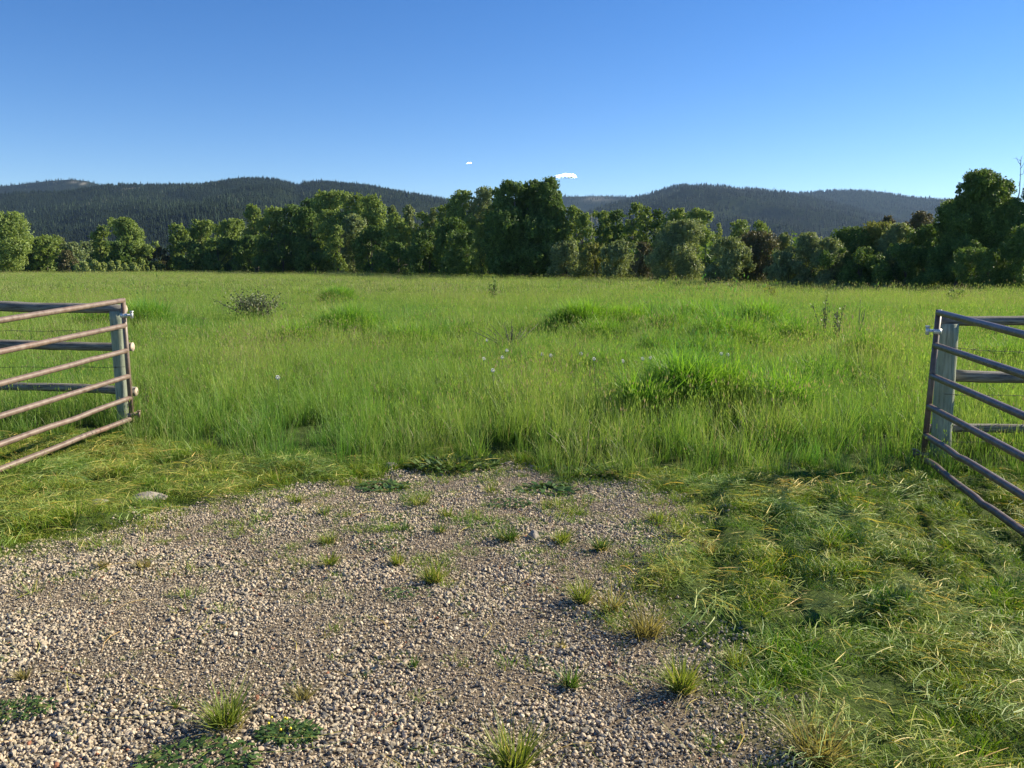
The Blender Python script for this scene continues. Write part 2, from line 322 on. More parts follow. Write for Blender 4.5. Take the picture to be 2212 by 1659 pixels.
# ------------------------------------------------------------------ scattering of ground cover (one object each, geometry nodes)
def scatter(name, templates, pos, rot, scl, idx, tint, label, cat):
    n = len(pos); me = bpy.data.meshes.new(name); me.vertices.add(n)
    me.vertices.foreach_set("co", np.asarray(pos, np.float32).ravel())
    a = me.attributes.new("rot", 'FLOAT_VECTOR', 'POINT'); a.data.foreach_set("vector", np.asarray(rot, np.float32).ravel())
    a = me.attributes.new("scl", 'FLOAT_VECTOR', 'POINT'); a.data.foreach_set("vector", np.asarray(scl, np.float32).ravel())
    a = me.attributes.new("idx", 'INT', 'POINT'); a.data.foreach_set("value", np.asarray(idx, np.int32))
    a = me.attributes.new("tint", 'FLOAT', 'POINT'); a.data.foreach_set("value", np.asarray(tint, np.float32))
    o = link(name, me); tag(o, label, cat, kind="stuff")
    src = bpy.data.collections.new(name + "_source")
    for k, t in enumerate(templates):
        src.objects.link(bpy.data.objects.new("%s_piece_%02d" % (name, k), t))
    g = bpy.data.node_groups.new(name, 'GeometryNodeTree')
    g.interface.new_socket("Geometry", in_out='INPUT', socket_type='NodeSocketGeometry')
    g.interface.new_socket("Geometry", in_out='OUTPUT', socket_type='NodeSocketGeometry')
    gi = g.nodes.new("NodeGroupInput"); go = g.nodes.new("NodeGroupOutput")
    ip = g.nodes.new("GeometryNodeInstanceOnPoints"); ci = g.nodes.new("GeometryNodeCollectionInfo")
    ci.inputs["Collection"].default_value = src; ci.inputs["Separate Children"].default_value = True; ci.inputs["Reset Children"].default_value = True
    def na(nm, t):
        x = g.nodes.new("GeometryNodeInputNamedAttribute"); x.data_type = t; x.inputs[0].default_value = nm; return x.outputs[0]
    e = g.nodes.new("FunctionNodeEulerToRotation"); L = g.links.new
    L(na("rot", 'FLOAT_VECTOR'), e.inputs[0]); L(e.outputs[0], ip.inputs["Rotation"]); L(na("scl", 'FLOAT_VECTOR'), ip.inputs["Scale"])
    L(na("idx", 'INT'), ip.inputs["Instance Index"]); ip.inputs["Pick Instance"].default_value = True
    L(ci.outputs[0], ip.inputs["Instance"]); L(gi.outputs[0], ip.inputs["Points"]); L(ip.outputs[0], go.inputs[0])
    md = o.modifiers.new("scatter", 'NODES'); md.node_group = g
    return o

def blades(T, n, rad, h0, h1, w, lean=0.35, curve=0.5, segs=3, seed=0, flat=0.0, center=(0, 0, 0), rnd=None, base_spread=1.0, hval=None):
    r = np.random.default_rng(seed)
    rr = rad * np.sqrt(r.random(n)) * base_spread; th = r.random(n) * 6.283
    B = np.stack([rr * np.cos(th), rr * np.sin(th), np.zeros(n)], 1) + np.array(center)
    az = th + r.normal(0, 1.1, n); Hh = r.uniform(h0, h1, n); le = np.abs(r.normal(0, lean, n)); cu = np.abs(r.normal(0, curve, n))
    d = np.stack([np.cos(az), np.sin(az), np.zeros(n)], 1); wa = az + 1.57 + r.normal(0, 0.9, n)
    wd = np.stack([np.cos(wa), np.sin(wa), np.zeros(n)], 1)
    W = w * r.uniform(0.6, 1.3, n)
    rv = r.random(n) if rnd is None else np.full(n, rnd)
    vs_, hs = [], []
    for k in range(segs + 1):
        t = k / segs
        off = (le * t + cu * t * t)[:, None] * d * Hh[:, None]
        z = Hh * t * (1 - 0.35 * np.minimum(1, cu) * t) * (1 - flat * t)
        P = B + off; P[:, 2] += z
        if k < segs:
            ww = (W * (1 - 0.75 * t ** 1.5) * 0.5)[:, None] * wd
            vs_ += [P - ww, P + ww]; hs += [t, t]
        else: vs_ += [P]; hs += [1.0]
    nv = len(vs_); V = np.stack(vs_, 1).reshape(-1, 3)
    base = (np.arange(n) * nv)[:, None]; F = []
    for k in range(segs - 1):
        F.append(base + np.array([[2 * k, 2 * k + 1, 2 * k + 3]])); F.append(base + np.array([[2 * k, 2 * k + 3, 2 * k + 2]]))
    F.append(base + np.array([[2 * segs - 2, 2 * segs - 1, 2 * segs]]))
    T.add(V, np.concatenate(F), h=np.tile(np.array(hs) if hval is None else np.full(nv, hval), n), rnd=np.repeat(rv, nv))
    return V.reshape(n, nv, 3)[:, -1]
def heads(T, tips, size, seed, rnd=0.97, thick=0.25):
    """small spindle seed heads standing on stem tips"""
    r = np.random.default_rng(seed); n = len(tips)
    L = size * r.uniform(0.6, 1.3, n); ax = np.stack([r.normal(0, .18, n), r.normal(0, .18, n), np.ones(n)], 1)
    V = []; w = L * thick
    a = r.random(n) * 3.14; wd = np.stack([np.cos(a), np.sin(a), 0 * a], 1); wd2 = np.stack([-np.sin(a), np.cos(a), 0 * a], 1)
    mid = tips + ax * (L * 0.4)[:, None]; top = tips + ax * L[:, None]
    V = np.stack([tips, mid - wd * w[:, None] / 2, mid + wd * w[:, None] / 2, top, mid - wd2 * w[:, None] / 2, mid + wd2 * w[:, None] / 2], 1).reshape(-1, 3)
    b = (np.arange(n) * 6)[:, None]
    F = np.concatenate([b + np.array([[0, 1, 2]]), b + np.array([[1, 3, 2]]), b + np.array([[0, 4, 5]]), b + np.array([[4, 3, 5]])])
    T.add(V, F, h=1.0, rnd=rnd)

def near_tpl(seed, n, stems, h0, h1, w, rad, hsize=0.036, segs=3):
    T = Tris(); blades(T, n, rad, h0, h1, w, 0.15, 0.26, segs, seed)
    if stems:
        tp = blades(T, stems, rad, h1 * 0.95, h1 * 1.35, w * 0.35, 0.10, 0.12, segs, seed + 50, rnd=0.55)
        heads(T, tp, hsize, seed, rnd=0.97 if seed % 4 == 0 else 0.5)
    return T.mesh("tall_grass_clump", M['grass'])
tpl_near = [near_tpl(100 + k, 46, 7, 0.16, 0.42, 0.0052, 0.13) for k in range(6)]
tpl_mid = [near_tpl(130 + k, 50, 7, 0.18, 0.44, 0.011, 0.24, 0.045, 2) for k in range(5)]
tpl_far = [near_tpl(150 + k, 60, 6, 0.2, 0.44, 0.026, 0.75, 0.1, 2) for k in range(5)]

def strat(y0, y1, density, margin=1.0, wide=0.64):
    """random points in the part of the view between two distances, plus a margin"""
    yy = []; n = int(density * wide * (y1 ** 2 - y0 ** 2) + density * 2 * margin * (y1 - y0))
    yv = np.sqrt(rng.random(n) * (y1 ** 2 - y0 ** 2) + y0 ** 2); xv = (rng.random(n) * 2 - 1) * (wide * yv + margin)
    return xv, yv
def meadow_pts(y0, y1, dens, ntpl, sbase, margin, lushboost=True):
    x, y = strat(y0, y1, dens, margin)
    e = edge_y(x) + 0.16 * snoise(x, y, 0.8, 21) + 0.10 * snoise(x, y, 0.25, 22, 1)
    lim = line_Y(CX + x / y * FPX) + 1.5
    k = (y > e) & (y < lim); x, y, e = x[k], y[k], e[k]
    l = lush(x, y) if y1 < 65 else np.zeros(len(x))
    n1 = snoise(x, y, 5.5, 31, 3); n2 = snoise(x, y, 1.3, 32, 2); n3 = snoise(x, y, 22, 33, 2)
    s = sbase * (1 + 0.16 * n1 + 0.12 * n2) * rng.uniform(0.75, 1.2, len(x))
    front = sstep(0, 1.1, y - e)
    s = s * (0.60 + 0.40 * front) * (1 + 0.35 * (1 - front) * snoise(x, y, 0.6, 35, 2))
    s = s * (1 + 0.6 * l)
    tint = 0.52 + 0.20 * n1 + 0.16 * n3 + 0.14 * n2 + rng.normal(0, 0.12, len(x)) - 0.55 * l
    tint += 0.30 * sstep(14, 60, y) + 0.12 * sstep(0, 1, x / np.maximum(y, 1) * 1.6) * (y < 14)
    z = gz(x, y) - 0.01
    bend = 0.16 * np.clip(snoise(x, y, 2.6, 36, 2), -1, 1.2)
    rot = np.stack([rng.normal(0, 0.07, len(x)) + bend * 0.6, rng.normal(0.03, 0.07, len(x)) + bend, rng.random(len(x)) * 6.283], 1)
    return np.stack([x, y, z], 1), rot, np.stack([s, s, s * rng.uniform(0.85, 1.15, len(x))], 1), rng.integers(0, ntpl, len(x)), np.clip(tint, 0, 1)
A = meadow_pts(5.4, 15, 34, 6, 1.0, 3.0)
B_ = meadow_pts(15, 40, 11, 5, 1.0, 4.0)
C_ = meadow_pts(40, 215, 1.25, 5, 0.9, 10)
def lush_tpl(seed):
    T = Tris(); blades(T, 80, 0.20, 0.22, 0.52, 0.013, 0.30, 0.65, 4, seed); return T.mesh("lush_grass_clump", M['lush'])
tpl_lush = [lush_tpl(170 + k) for k in range(4)]
def lush_pts():
    X_, Y_ = [], []
    for a, b, r, h in LU:
        n = int(44 * r * r * 3.14 + 24); t = rng.random(n) * 6.283; q = np.sqrt(rng.random(n)) * 1.05
        X_.append(a + r * q * np.cos(t)); Y_.append(b + r * 0.8 * q * np.sin(t))
    x = np.concatenate(X_); y = np.concatenate(Y_); l = lush(x, y); k = (rng.random(len(x)) < l * 1.2) & (y > edge_y(x) + 0.6); x, y, l = x[k], y[k], l[k]; n = len(x)
    s = (0.55 + 0.65 * l) * rng.uniform(0.75, 1.2, n); rot = np.stack([rng.normal(0, .12, n), rng.normal(0, .12, n), rng.random(n) * 6.283], 1)
    return np.stack([x, y, gz(x, y) - .01], 1), rot, np.stack([s, s, s], 1), rng.integers(0, 4, n), np.clip(rng.normal(0.38, 0.2, n), 0, 1)
D_ = lush_pts()
tps = tpl_near + tpl_mid + tpl_far + tpl_lush
pos, rot, scl, idx, tnt = [np.concatenate(z_) for z_ in zip(A, B_, C_, D_)]
idx = np.concatenate([A[3], B_[3] + 6, C_[3] + 11, D_[3] + 16])
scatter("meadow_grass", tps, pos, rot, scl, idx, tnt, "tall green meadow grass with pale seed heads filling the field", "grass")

# mown grass
def short_tpl(seed, n, h0, h1, w, rad):
    T = Tris(); blades(T, n, rad, h0, h1, w, 0.7, 0.6, 2, seed); return T.mesh("mown_grass_clump", M['short'])
tpl_s = [short_tpl(200 + k, 36, 0.02, 0.062, 0.0042, 0.07) for k in range(6)] + [short_tpl(220 + k, 26, 0.04, 0.10, 0.0045, 0.05) for k in range(3)]
def mown_pts():
    x = rng.uniform(-9, 9, 85000); y = rng.uniform(0.9, 8.4, 85000)
    k = np.abs(x) < 0.64 * y + 2.8; x, y = x[k], y[k]
    sdv = poly_sd(x, y, GRAVEL) + 0.16 * snoise(x, y, 0.9, 11) + 0.12 * snoise(x, y, 0.35, 12, 2)
    wisp = snoise(x, y, 0.42, 13, 2)
    dens = sstep(0.38, -0.45, sdv) ** 1.2
    far_bit = np.maximum(sstep(3.7, 5.4, y) * (wisp > -0.12) * 0.8, sstep(2.6, 4.2, y) * (wisp > 0.55) * 0.4) + 0.035
    dens = np.maximum(dens * (0.55 + 0.45 * (wisp > -0.5)), far_bit) * (y < edge_y(x) + 0.5)
    k = rng.random(len(x)) < dens * (0.55 + 0.4 * (gate_d(x, y) < 0.5)); x, y, sdv = x[k], y[k], sdv[k]
    n1 = snoise(x, y, 0.8, 41, 2); s = 0.86 * (1 + 0.42 * n1) * (0.72 + 0.28 * sstep(0.1, 0.6, gate_d(x, y))) * rng.uniform(0.55, 1.3, len(x)) * (0.65 + 0.35 * sstep(0.1, -0.4, sdv))
    tint = 0.55 + 0.28 * snoise(x, y, 1.5, 42, 2) + rng.normal(0, 0.16, len(x)) + 0.2 * (x < -1)
    ii = np.where((n1 > 0.5) & (rng.random(len(x)) < 0.5), rng.integers(6, 9, len(x)), rng.integers(0, 6, len(x)))
    rot = np.stack([rng.normal(0, 0.2, len(x)), rng.normal(0, 0.2, len(x)), rng.random(len(x)) * 6.283], 1)
    return np.stack([x, y, gz(x, y) - 0.004], 1), rot, np.stack([s, s, s], 1), ii, np.clip(tint, 0, 1)
pos, rot, scl, idx, tnt = mown_pts()
scatter("mown_grass", tpl_s, pos, rot, scl, idx, tnt, "short mown green grass beside and around the gravel patch", "grass")

# cut grass stalks lying loose on the mown strip and a few on the gravel
def stalk_tpl(seed, n, l0, l1, w, rad, lift):
    r = np.random.default_rng(seed); T = Tris(); main = r.random() * 3.14
    for k in range(n):
        a = main + r.normal(0, 0.45); L_ = r.uniform(l0, l1); c = np.array([r.normal(0, rad), r.normal(0, rad), r.uniform(0.0, lift)])
        d = np.array([math.cos(a), math.sin(a), r.normal(0, 0.10)]); sdir = np.array([-math.sin(a), math.cos(a), r.normal(0, .5)]); b = r.normal(0, 0.10)
        V = []; ww = w * r.uniform(0.5, 1.4); rv = r.random()
        for t in (0, 0.33, 0.66, 1.0):
            P = c + d * L_ * (t - 0.5) + sdir * b * L_ * (t - 0.5) ** 2 * 2
            P[2] = max(P[2], 0.002) + 0.01 * math.sin(t * 3.1)
            q_ = ww * (1 - 0.6 * t) / 2; V += [P - sdir * q_, P + sdir * q_]
        T.add(V, [(0, 1, 3, 2), (2, 3, 5, 4), (4, 5, 7, 6)], h=r.random(), rnd=rv)
    return T.mesh("cut_grass_strands", M['cut'])
tpl_c = [stalk_tpl(300 + k, 14, 0.04, 0.17, 0.0032, 0.05, 0.05) for k in range(7)] + [stalk_tpl(320 + k, 1, 0.08, 0.34, 0.0026, 0.0, 0.004) for k in range(7)]
def cut_pts():
    x = rng.uniform(-9, 9, 56000); y = rng.uniform(0.9, 8.0, 56000)
    k = (np.abs(x) < 0.64 * y + 2.8) & (y < edge_y(x) + 0.15) & (gate_d(x, y) > 0.10); x, y = x[k], y[k]
    sdv = poly_sd(x, y, GRAVEL) + 0.12 * snoise(x, y, 0.9, 11)
    sw = snoise(x * 0.6, y, 0.9, 51, 2)
    d1 = sstep(0.0, -0.3, sdv) * (0.16 + 0.50 * sstep(-0.2, 0.9, sw))
    lone = 0.022 * sstep(-0.1, 0.1, sdv) + 0.02
    r = rng.random(len(x)); clus = r < d1; one = (~clus) & (rng.random(len(x)) < lone)
    k = clus | one; x, y, clus = x[k], y[k], clus[k]; n = len(x)
    ii = np.where(clus, rng.integers(0, 7, n), rng.integers(7, 14, n))
    z = gz(x, y) + np.where(clus, rng.uniform(0.02, 0.07, n), 0.014)
    rot = np.stack([rng.normal(0, 0.12, n) * clus, rng.normal(0, 0.12, n) * clus, rng.normal(0.3, 0.9, n) + (rng.random(n) < .3) * 1.6], 1)
    s = rng.uniform(0.6, 1.15, n); tint = np.clip(0.45 + 0.3 * snoise(x, y, 1.2, 52, 2) + rng.normal(0, 0.2, n) + 0.3 * (~clus), 0, 1)
    return np.stack([x, y, z], 1), rot, np.stack([s, s, s], 1), ii, tint
scatter("cut_grass", tpl_c, *cut_pts(), "pale cut grass stalks lying in loose swaths on the mown strip", "cut grass")

# gravel
def stone_tpl(seed):
    import bmesh
    r = np.random.default_rng(seed); bm = bmesh.new(); bmesh.ops.create_icosphere(bm, subdivisions=1, radius=1.0)
    ax = r.uniform(0.65, 1.15, 3); ax[2] *= 0.6
    for v in bm.verts:
        f = 1 + r.normal(0, 0.19); v.co = Vector([v.co[k] * ax[k] * f for k in range(3)])
    me = bpy.data.meshes.new("gravel_pebble"); bm.to_mesh(me); bm.free(); me.materials.append(M['stone'])
    if seed % 4 == 0: me.polygons.foreach_set("use_smooth", np.ones(len(me.polygons), dtype=bool))
    return me
tpl_g = [stone_tpl(400 + k) for k in range(12)]
def gravel_pts():
    n = 900000; x = rng.uniform(-8.2, 4.5, n); y = rng.uniform(0.9, 7.6, n)
    k = np.abs(x) < 0.64 * y + 2.4; x, y = x[k], y[k]
    sdv = poly_sd(x, y, GRAVEL) + 0.12 * snoise(x, y, 0.9, 11)
    patch = snoise(x, y, 0.7, 61, 2)
    dens = sstep(-0.4, 0.1, sdv) * (0.72 + 0.28 * (patch > -0.6)); k = rng.random(len(x)) < dens; x, y = x[k], y[k]; n = len(x)
    big = sstep(-0.6, 0.8, snoise(x, y, 1.1, 62, 2))
    s = np.exp(rng.normal(math.log(0.0056), 0.38, n)) * (0.72 + 0.5 * big); s = np.clip(s, 0.0026, 0.0130)
    rot = rng.uniform(0, 6.283, (n, 3)); rot[:, 0] = rng.normal(0, 0.5, n); rot[:, 1] = rng.normal(0, 0.5, n)
    z = gz(x, y) + s * rng.uniform(0.1, 0.95, n)
    t = rng.random(n); t = np.where(rng.random(n) < 0.006, 1.0, np.minimum(t, 0.95))
    return np.stack([x, y, z], 1), rot, np.stack([s, s, s], 1), rng.integers(0, 12, n), t
scatter("gravel", tpl_g, *gravel_pts(), "tan, pink and grey pebble gravel covering the driveway", "gravel")

# ------------------------------------------------------------------ gates and fences
def lerp(a, b, t): return a + (b - a) * t
def make_gate(loc_end, near_end, vs_end, vs_near, u_end_top, u_end_bot, label, mats, bends, clamp_side):
    """pipe gate; rails run from the hinge stile (far) towards the camera"""
    (ue, Ye), (un, Yn) = loc_end, near_end
    root = empty("pipe_gate", (0, 0, 0)); tops = []; far = []
    p0 = at(u_end_top, vs_end[0], Ye); root.location = (p0[0], p0[1], 0)
    org = np.array([p0[0], p0[1], 0])
    for k in range(6):
        u = lerp(u_end_top, u_end_bot, (vs_end[k] - vs_end[0]) / (vs_end[-1] - vs_end[0]))
        a = at(u, vs_end[k], Ye); b = at(un, vs_near[k], Yn)
        d = (b - a) / np.linalg.norm(b - a); Lg = 2.5
        a = a + d * 0.012
        pts = []
        for t in np.linspace(0, 1, 22):
            P = a + d * Lg * t
            for (rk, tc, wd, am) in bends:
                if rk == k: P = P + np.array([0, 0, am]) * math.exp(-((t - tc) / wd) ** 2)
            pts.append(P - org)
        T = Tris(); T.add(*tube(pts, 0.026, 12, True, 0, 0.01, k)); o = link("rail", T.mesh("rail", mats[0], False), root)
        for pl in o.data.polygons: pl.use_smooth = True
        far.append(pts[0]); tops.append(pts)
    # stiles
    for i_ in (0, 21):
        A_ = tops[0][i_] + (tops[0][i_] - tops[5][i_]) * 0.019; B__ = tops[5][i_] + (tops[5][i_] - tops[0][i_]) * 0.035
        T = Tris(); T.add(*tube([A_, (A_ + B__) / 2, B__], 0.022, 8, True, 1.0)); link("stile", T.mesh("stile", mats[1]), root)
    # hinges: band round the stile, an eye and a bolt reaching to the post
    for (f, s_) in ((0.125, 1.0), (0.97, 0.8)):
        c_ = lerp(tops[0][0], tops[5][0], f); T = Tris(); sg = clamp_side
        T.add(*tube([c_ + np.array([0, -0.01, -0.02]), c_ + np.array([0, -0.01, 0.02])], 0.033, 12))
        T.add(*tube([c_ + np.array([0, 0.0, 0.0]), c_ + np.array([sg * 0.075, 0.0, 0.0])], 0.009, 8))
        T.add(*tube([c_ + np.array([sg * 0.078, 0, -0.028]), c_ + np.array([sg * 0.078, 0, 0.034])], 0.014, 8))
        T.add(*tube([c_ + np.array([sg * 0.078, 0, 0.034]), c_ + np.array([sg * 0.078, 0, 0.046])], 0.021, 6))
        T.add(*tube([c_ + np.array([0, 0, 0]), c_ + np.array([-sg * 0.02, 0.16, 0])], 0.008, 8))
        link("hinge", T.mesh("hinge", M['galv'] if f < 0.5 else mats[1]), root)
    return tag(root, label, "gate", "pipe gates swung open at the field entrance")
make_gate((272, 8.45), (0, 6.66), [649, 703, 757, 812, 859, 903], [692, 760, 829, 899, 960, 1014], 267, 286,
          "sunlit pinkish brown pipe gate swung open on the left", (M['gate'], M['gate']), [(2, .25, .05, .006), (4, .35, .1, -.01), (5, .3, .08, .008)], 1)
make_gate((2015, 6.80), (2212, 5.0), [675, 745.5, 811.5, 877, 940, 992], [723, 810, 898.6, 988.5, 1072, 1150], 2027, 1993,
          "shaded brown pipe gate swung open on the right, its bottom rail bent", (M['gate_shaded'], M['gate_shaded']), [(5, .48, .035, -.012), (4, .28, .04, -.012), (5, .1, .1, .02)], -1)

def pole(p0, p1, r0, r1, seed, sag=0.0, n=26, cap_end=True):
    r = np.random.default_rng(seed); ph = r.uniform(0, 6.28, 4); pts = []; rad = []
    for t in np.linspace(0, 1, n):
        P = p0 + (p1 - p0) * t
        P = P + np.array([0, 0, 0.018 * math.sin(3 * t + ph[0]) + 0.006 * math.sin(11 * t + ph[1]) + sag * 4 * t * (1 - t)])
        pts.append(P); rad.append(lerp(r0, r1, t) * (1 + 0.05 * math.sin(9 * t + ph[2]) + 0.03 * r.normal()))
    T = Tris(); T.add(*tube(pts, rad, 12, True, 0, 0.03, seed)); me = T.mesh("rail", M['pole'])
    for pl in me.polygons: pl.use_smooth = True
    return me, pts
def disc(c, nrm, r, thick=0.006, seed=0):
    n = np.array(nrm, float); return tube([c, c + n * thick], r, 12, True, 0, 0.05, seed)
def wire_mesh(p0, p1, sag, seed, barbs=True):
    r = np.random.default_rng(seed); T = Tris(); n = 60
    ts = np.linspace(0, 1, n); P = p0 + (p1 - p0) * ts[:, None]; P[:, 2] -= sag * 4 * ts * (1 - ts); P[:, 2] += 0.004 * np.sin(ts * 40 + seed)
    T.add(*tube(P, 0.0022, 5))
    if barbs:
        L_ = np.linalg.norm(p1 - p0)
        for s in np.arange(0.1, L_, 0.125):
            t = s / L_; c = p0 + (p1 - p0) * t; c[2] -= sag * 4 * t * (1 - t)
            for q_ in range(2):
                d = r.normal(size=3); d[0] *= 0.4; d /= np.linalg.norm(d); T.add(*tube([c - d * 0.012, c + d * 0.012], 0.0018, 4))
    return T.mesh("barbed_wire", M['wire'])
def post_mesh(base, top, r, seed):
    pts = [base + (top - base) * t for t in np.linspace(0, 1, 14)]
    T = Tris(); T.add(*tube(pts, r, 16, True, 0, 0.012, seed)); me = T.mesh("post", M['post'])
    for pl in me.polygons: pl.use_smooth = len(pl.vertices) > 2
    return me
def make_fence(side, label):
    root = empty("wooden_fence", (0, 0, 0))
    if side < 0:
        Y = 8.82; root.location = (-3.9, Y, 0); org = np.array([-3.9, Y, 0.0]); rp = 0.072
        pt = at(252, 672, Y); pb = at(271, 925, Y); up = pt - pb; pb = pb - up * ((pb[2] + 0.05) / up[2])
        link("post", post_mesh(pb - org, pt - org, rp, 1), root)
        x2 = -7.35; link("post", post_mesh(np.array([x2, Y, -0.05]) - org, np.array([x2, Y, pt[2]]) - org, rp, 2), root)
        Yr = Y + 0.115
        ends = [(at(270, 668, Y), at(-5, 662, Y), 0.050, 0.058, 0.0), (at(286, 752, Yr), at(-5, 747, Yr), 0.049, 0.046, 0.0), (at(294, 849, Yr), at(-5, 835, Yr), 0.047, 0.044, 0.015)]
        wires = [(at(262, 714, Y - .08), at(-5, 712, Y - .08)), (at(270, 793, Y - .08), at(-5, 790, Y - .08)), (at(272, 889, Y - .08), at(-5, 886, Y - .08))]
        far_x = -7.6
    else:
        Y = 7.02; root.location = (3.65, Y, 0); org = np.array([3.65, Y, 0.0]); rp = 0.080
        pt = at(2049, 699, Y); pb = at(2030, 1000, Y); up = pt - pb; pb = pb - up * ((pb[2] + 0.05) / up[2])
        link("post", post_mesh(pb - org, pt - org, rp, 3), root)
        x2 = 7.0; link("post", post_mesh(np.array([x2, Y, -0.05]) - org, np.array([x2, Y, pt[2]]) - org, rp, 4), root)
        Yr = Y + 0.13
        ends = [(at(2030, 688, Y), at(2215, 692, Y), 0.040, 0.052, 0.0), (at(2052, 810, Yr), at(2215, 812, Yr), 0.050, 0.042, 0.0), (at(2006, 922, Yr), at(2215, 927, Yr), 0.041, 0.045, 0.0)]
        wires = [(at(2048, 751, Y - .08), at(2215, 760, Y - .08)), (at(2040, 852, Y - .088), at(2215, 853, Y - .08)), (at(2035, 953, Y - .088), at(2215, 955, Y - .08))]
        far_x = 7.3
    for k, (a, b, r0, r1, sag) in enumerate(ends):
        t = (far_x - a[0]) / (b[0] - a[0]); far_p = a + (b - a) * t; far_p[2] = lerp(a[2], b[2], min(t, 2.0))
        me, pts = pole(a - org, far_p - org, r0, r1, 10 + k + (5 if side > 0 else 0), sag)
        o = link("rail", me, root)
        T = Tris(); c_ = pts[0]; T.add(*disc(c_, (-side * -1.0 if side < 0 else -1.0, 0, 0) if side > 0 else (1.0, 0, 0), r0 * 1.0, 0.005, k))
        e = link("cut_end", T.mesh("cut_end", M['cutend']), o)
    for k, (a, b) in enumerate(wires):
        t = (far_x - a[0]) / (b[0] - a[0]); link("barbed_wire", wire_mesh(a - org, a + (b - a) * t - org, 0.015, 20 + k), root)
    return tag(root, label, "fence")
make_fence(-1, "weathered grey pole fence with barbed wire behind the left gate")
make_fence(1, "pale round post and pole fence with barbed wire behind the right gate")

# ------------------------------------------------------------------ trees and shrubs along the far edge of the field
def crown_mesh(name, H, W, kind, nleaf, size, seed, low=0.04, D=None):
    """crown of feathery sprays set on uneven lobes"""
    r = np.random.default_rng(seed); D = D or W * 0.8
    bush = kind in ('willow', 'brown', 'young', 'yellow', 'sage')
    def prof(t):
        if bush: return max(0.12, (1 - max(0, t) ** 2.3)) ** 0.5
        return max(0.06, 1 - ((t - 0.45) / 0.60) ** 2) ** 0.5
    nl = max(8, int(11 * (H / max(W, .1)) ** 0.7)) * (2 if kind == 'sage' else 1); lobes = []; side = r.uniform(.8, 1.15, 8)
    for k in range(nl * 2):
        core = k < nl
        t = low + (1 - low) * ((k % nl) + r.random()) / nl
        lr = min(W, H) * (r.uniform(0.17, 0.26) if core else r.uniform(0.10, 0.18)) * (0.8 if t > 0.8 else 1)
        a = r.random() * 6.283; q_ = math.sqrt(r.random()) if core else r.uniform(.85, 1.0); w_ = prof(t) * side[int(a / 6.2832 * 8) % 8]
        lobes.append((max(0.0, W / 2 * w_ - lr * .7) * q_ * math.cos(a), max(0.0, D / 2 * w_ - lr * .8) * q_ * math.sin(a), min(t * H, H - lr * 1.1), lr, lr * r.uniform(0.9, 1.5)))
    lobes.append((r.normal(0, W * .04), 0, H - min(W, H) * .16, min(W, H) * .10, min(W, H) * .14))
    lobes = np.array(lobes); wt = lobes[:, 3] ** 2; wt /= wt.sum()
    ncl = max(24, nleaf // 20)
    li = r.choice(len(lobes), ncl, p=wt); Lb = lobes[li]
    d = r.normal(size=(ncl, 3)); d[:, 2] = np.abs(d[:, 2]) * np.where(r.random(ncl) < .25, -.6, 1); d /= np.linalg.norm(d, axis=1)[:, None]
    C = Lb[:, :3] + d * r.uniform(0.45, 0.95, ncl)[:, None] * np.stack([Lb[:, 3], Lb[:, 3], Lb[:, 4]], 1)
    C[:, 2] = np.maximum(C[:, 2], 0.05)
    sd = d * 0.55 + np.array([0, 0, 0.75]) + r.normal(0, .33, (ncl, 3)); sd /= np.linalg.norm(sd, axis=1)[:, None]
    ln = Lb[:, 3] * r.uniform(.25, .62, ncl) * (1.5 if kind == 'sage' else 1); ln = np.minimum(ln, np.maximum(.1, (H * 1.02 - C[:, 2])))
    shade = r.random(ncl)
    ci = r.integers(0, ncl, nleaf); u_ = r.random(nleaf) ** 1.15
    P = C[ci] + sd[ci] * (ln[ci] * u_)[:, None] + r.normal(size=(nleaf, 3)) * (ln[ci] * .26 * (1.15 - u_))[:, None]
    k = (P[:, 2] > 0.02) & (P[:, 2] < H * 1.03); P = P[k]; ci = ci[k]; n = len(P)
    nrm = d[ci] * 0.8 + r.normal(size=(n, 3)) * 0.6; nrm /= np.linalg.norm(nrm, axis=1)[:, None]
    a1 = np.cross(nrm, r.normal(size=(n, 3))); a1 /= np.linalg.norm(a1, axis=1)[:, None]; a2 = np.cross(nrm, a1)
    s = size * r.uniform(0.55, 1.3, n)[:, None]
    V = np.stack([P - a1 * s * 0.62, P + a2 * s * 0.40 + nrm * s * 0.12, P + a1 * s * 0.62, P - a2 * s * 0.40 + nrm * s * 0.12], 1).reshape(-1, 3)
    F = (np.arange(n) * 4)[:, None] + np.array([[0, 1, 2, 3]])
    h = np.repeat(np.clip(0.7 * shade[ci] + 0.3 * r.random(n), 0, 1), 4); rv = np.repeat(r.random(n), 4)
    return np_mesh(name, V, F, M[kind], False, {"h": h, "rnd": rv}), lobes
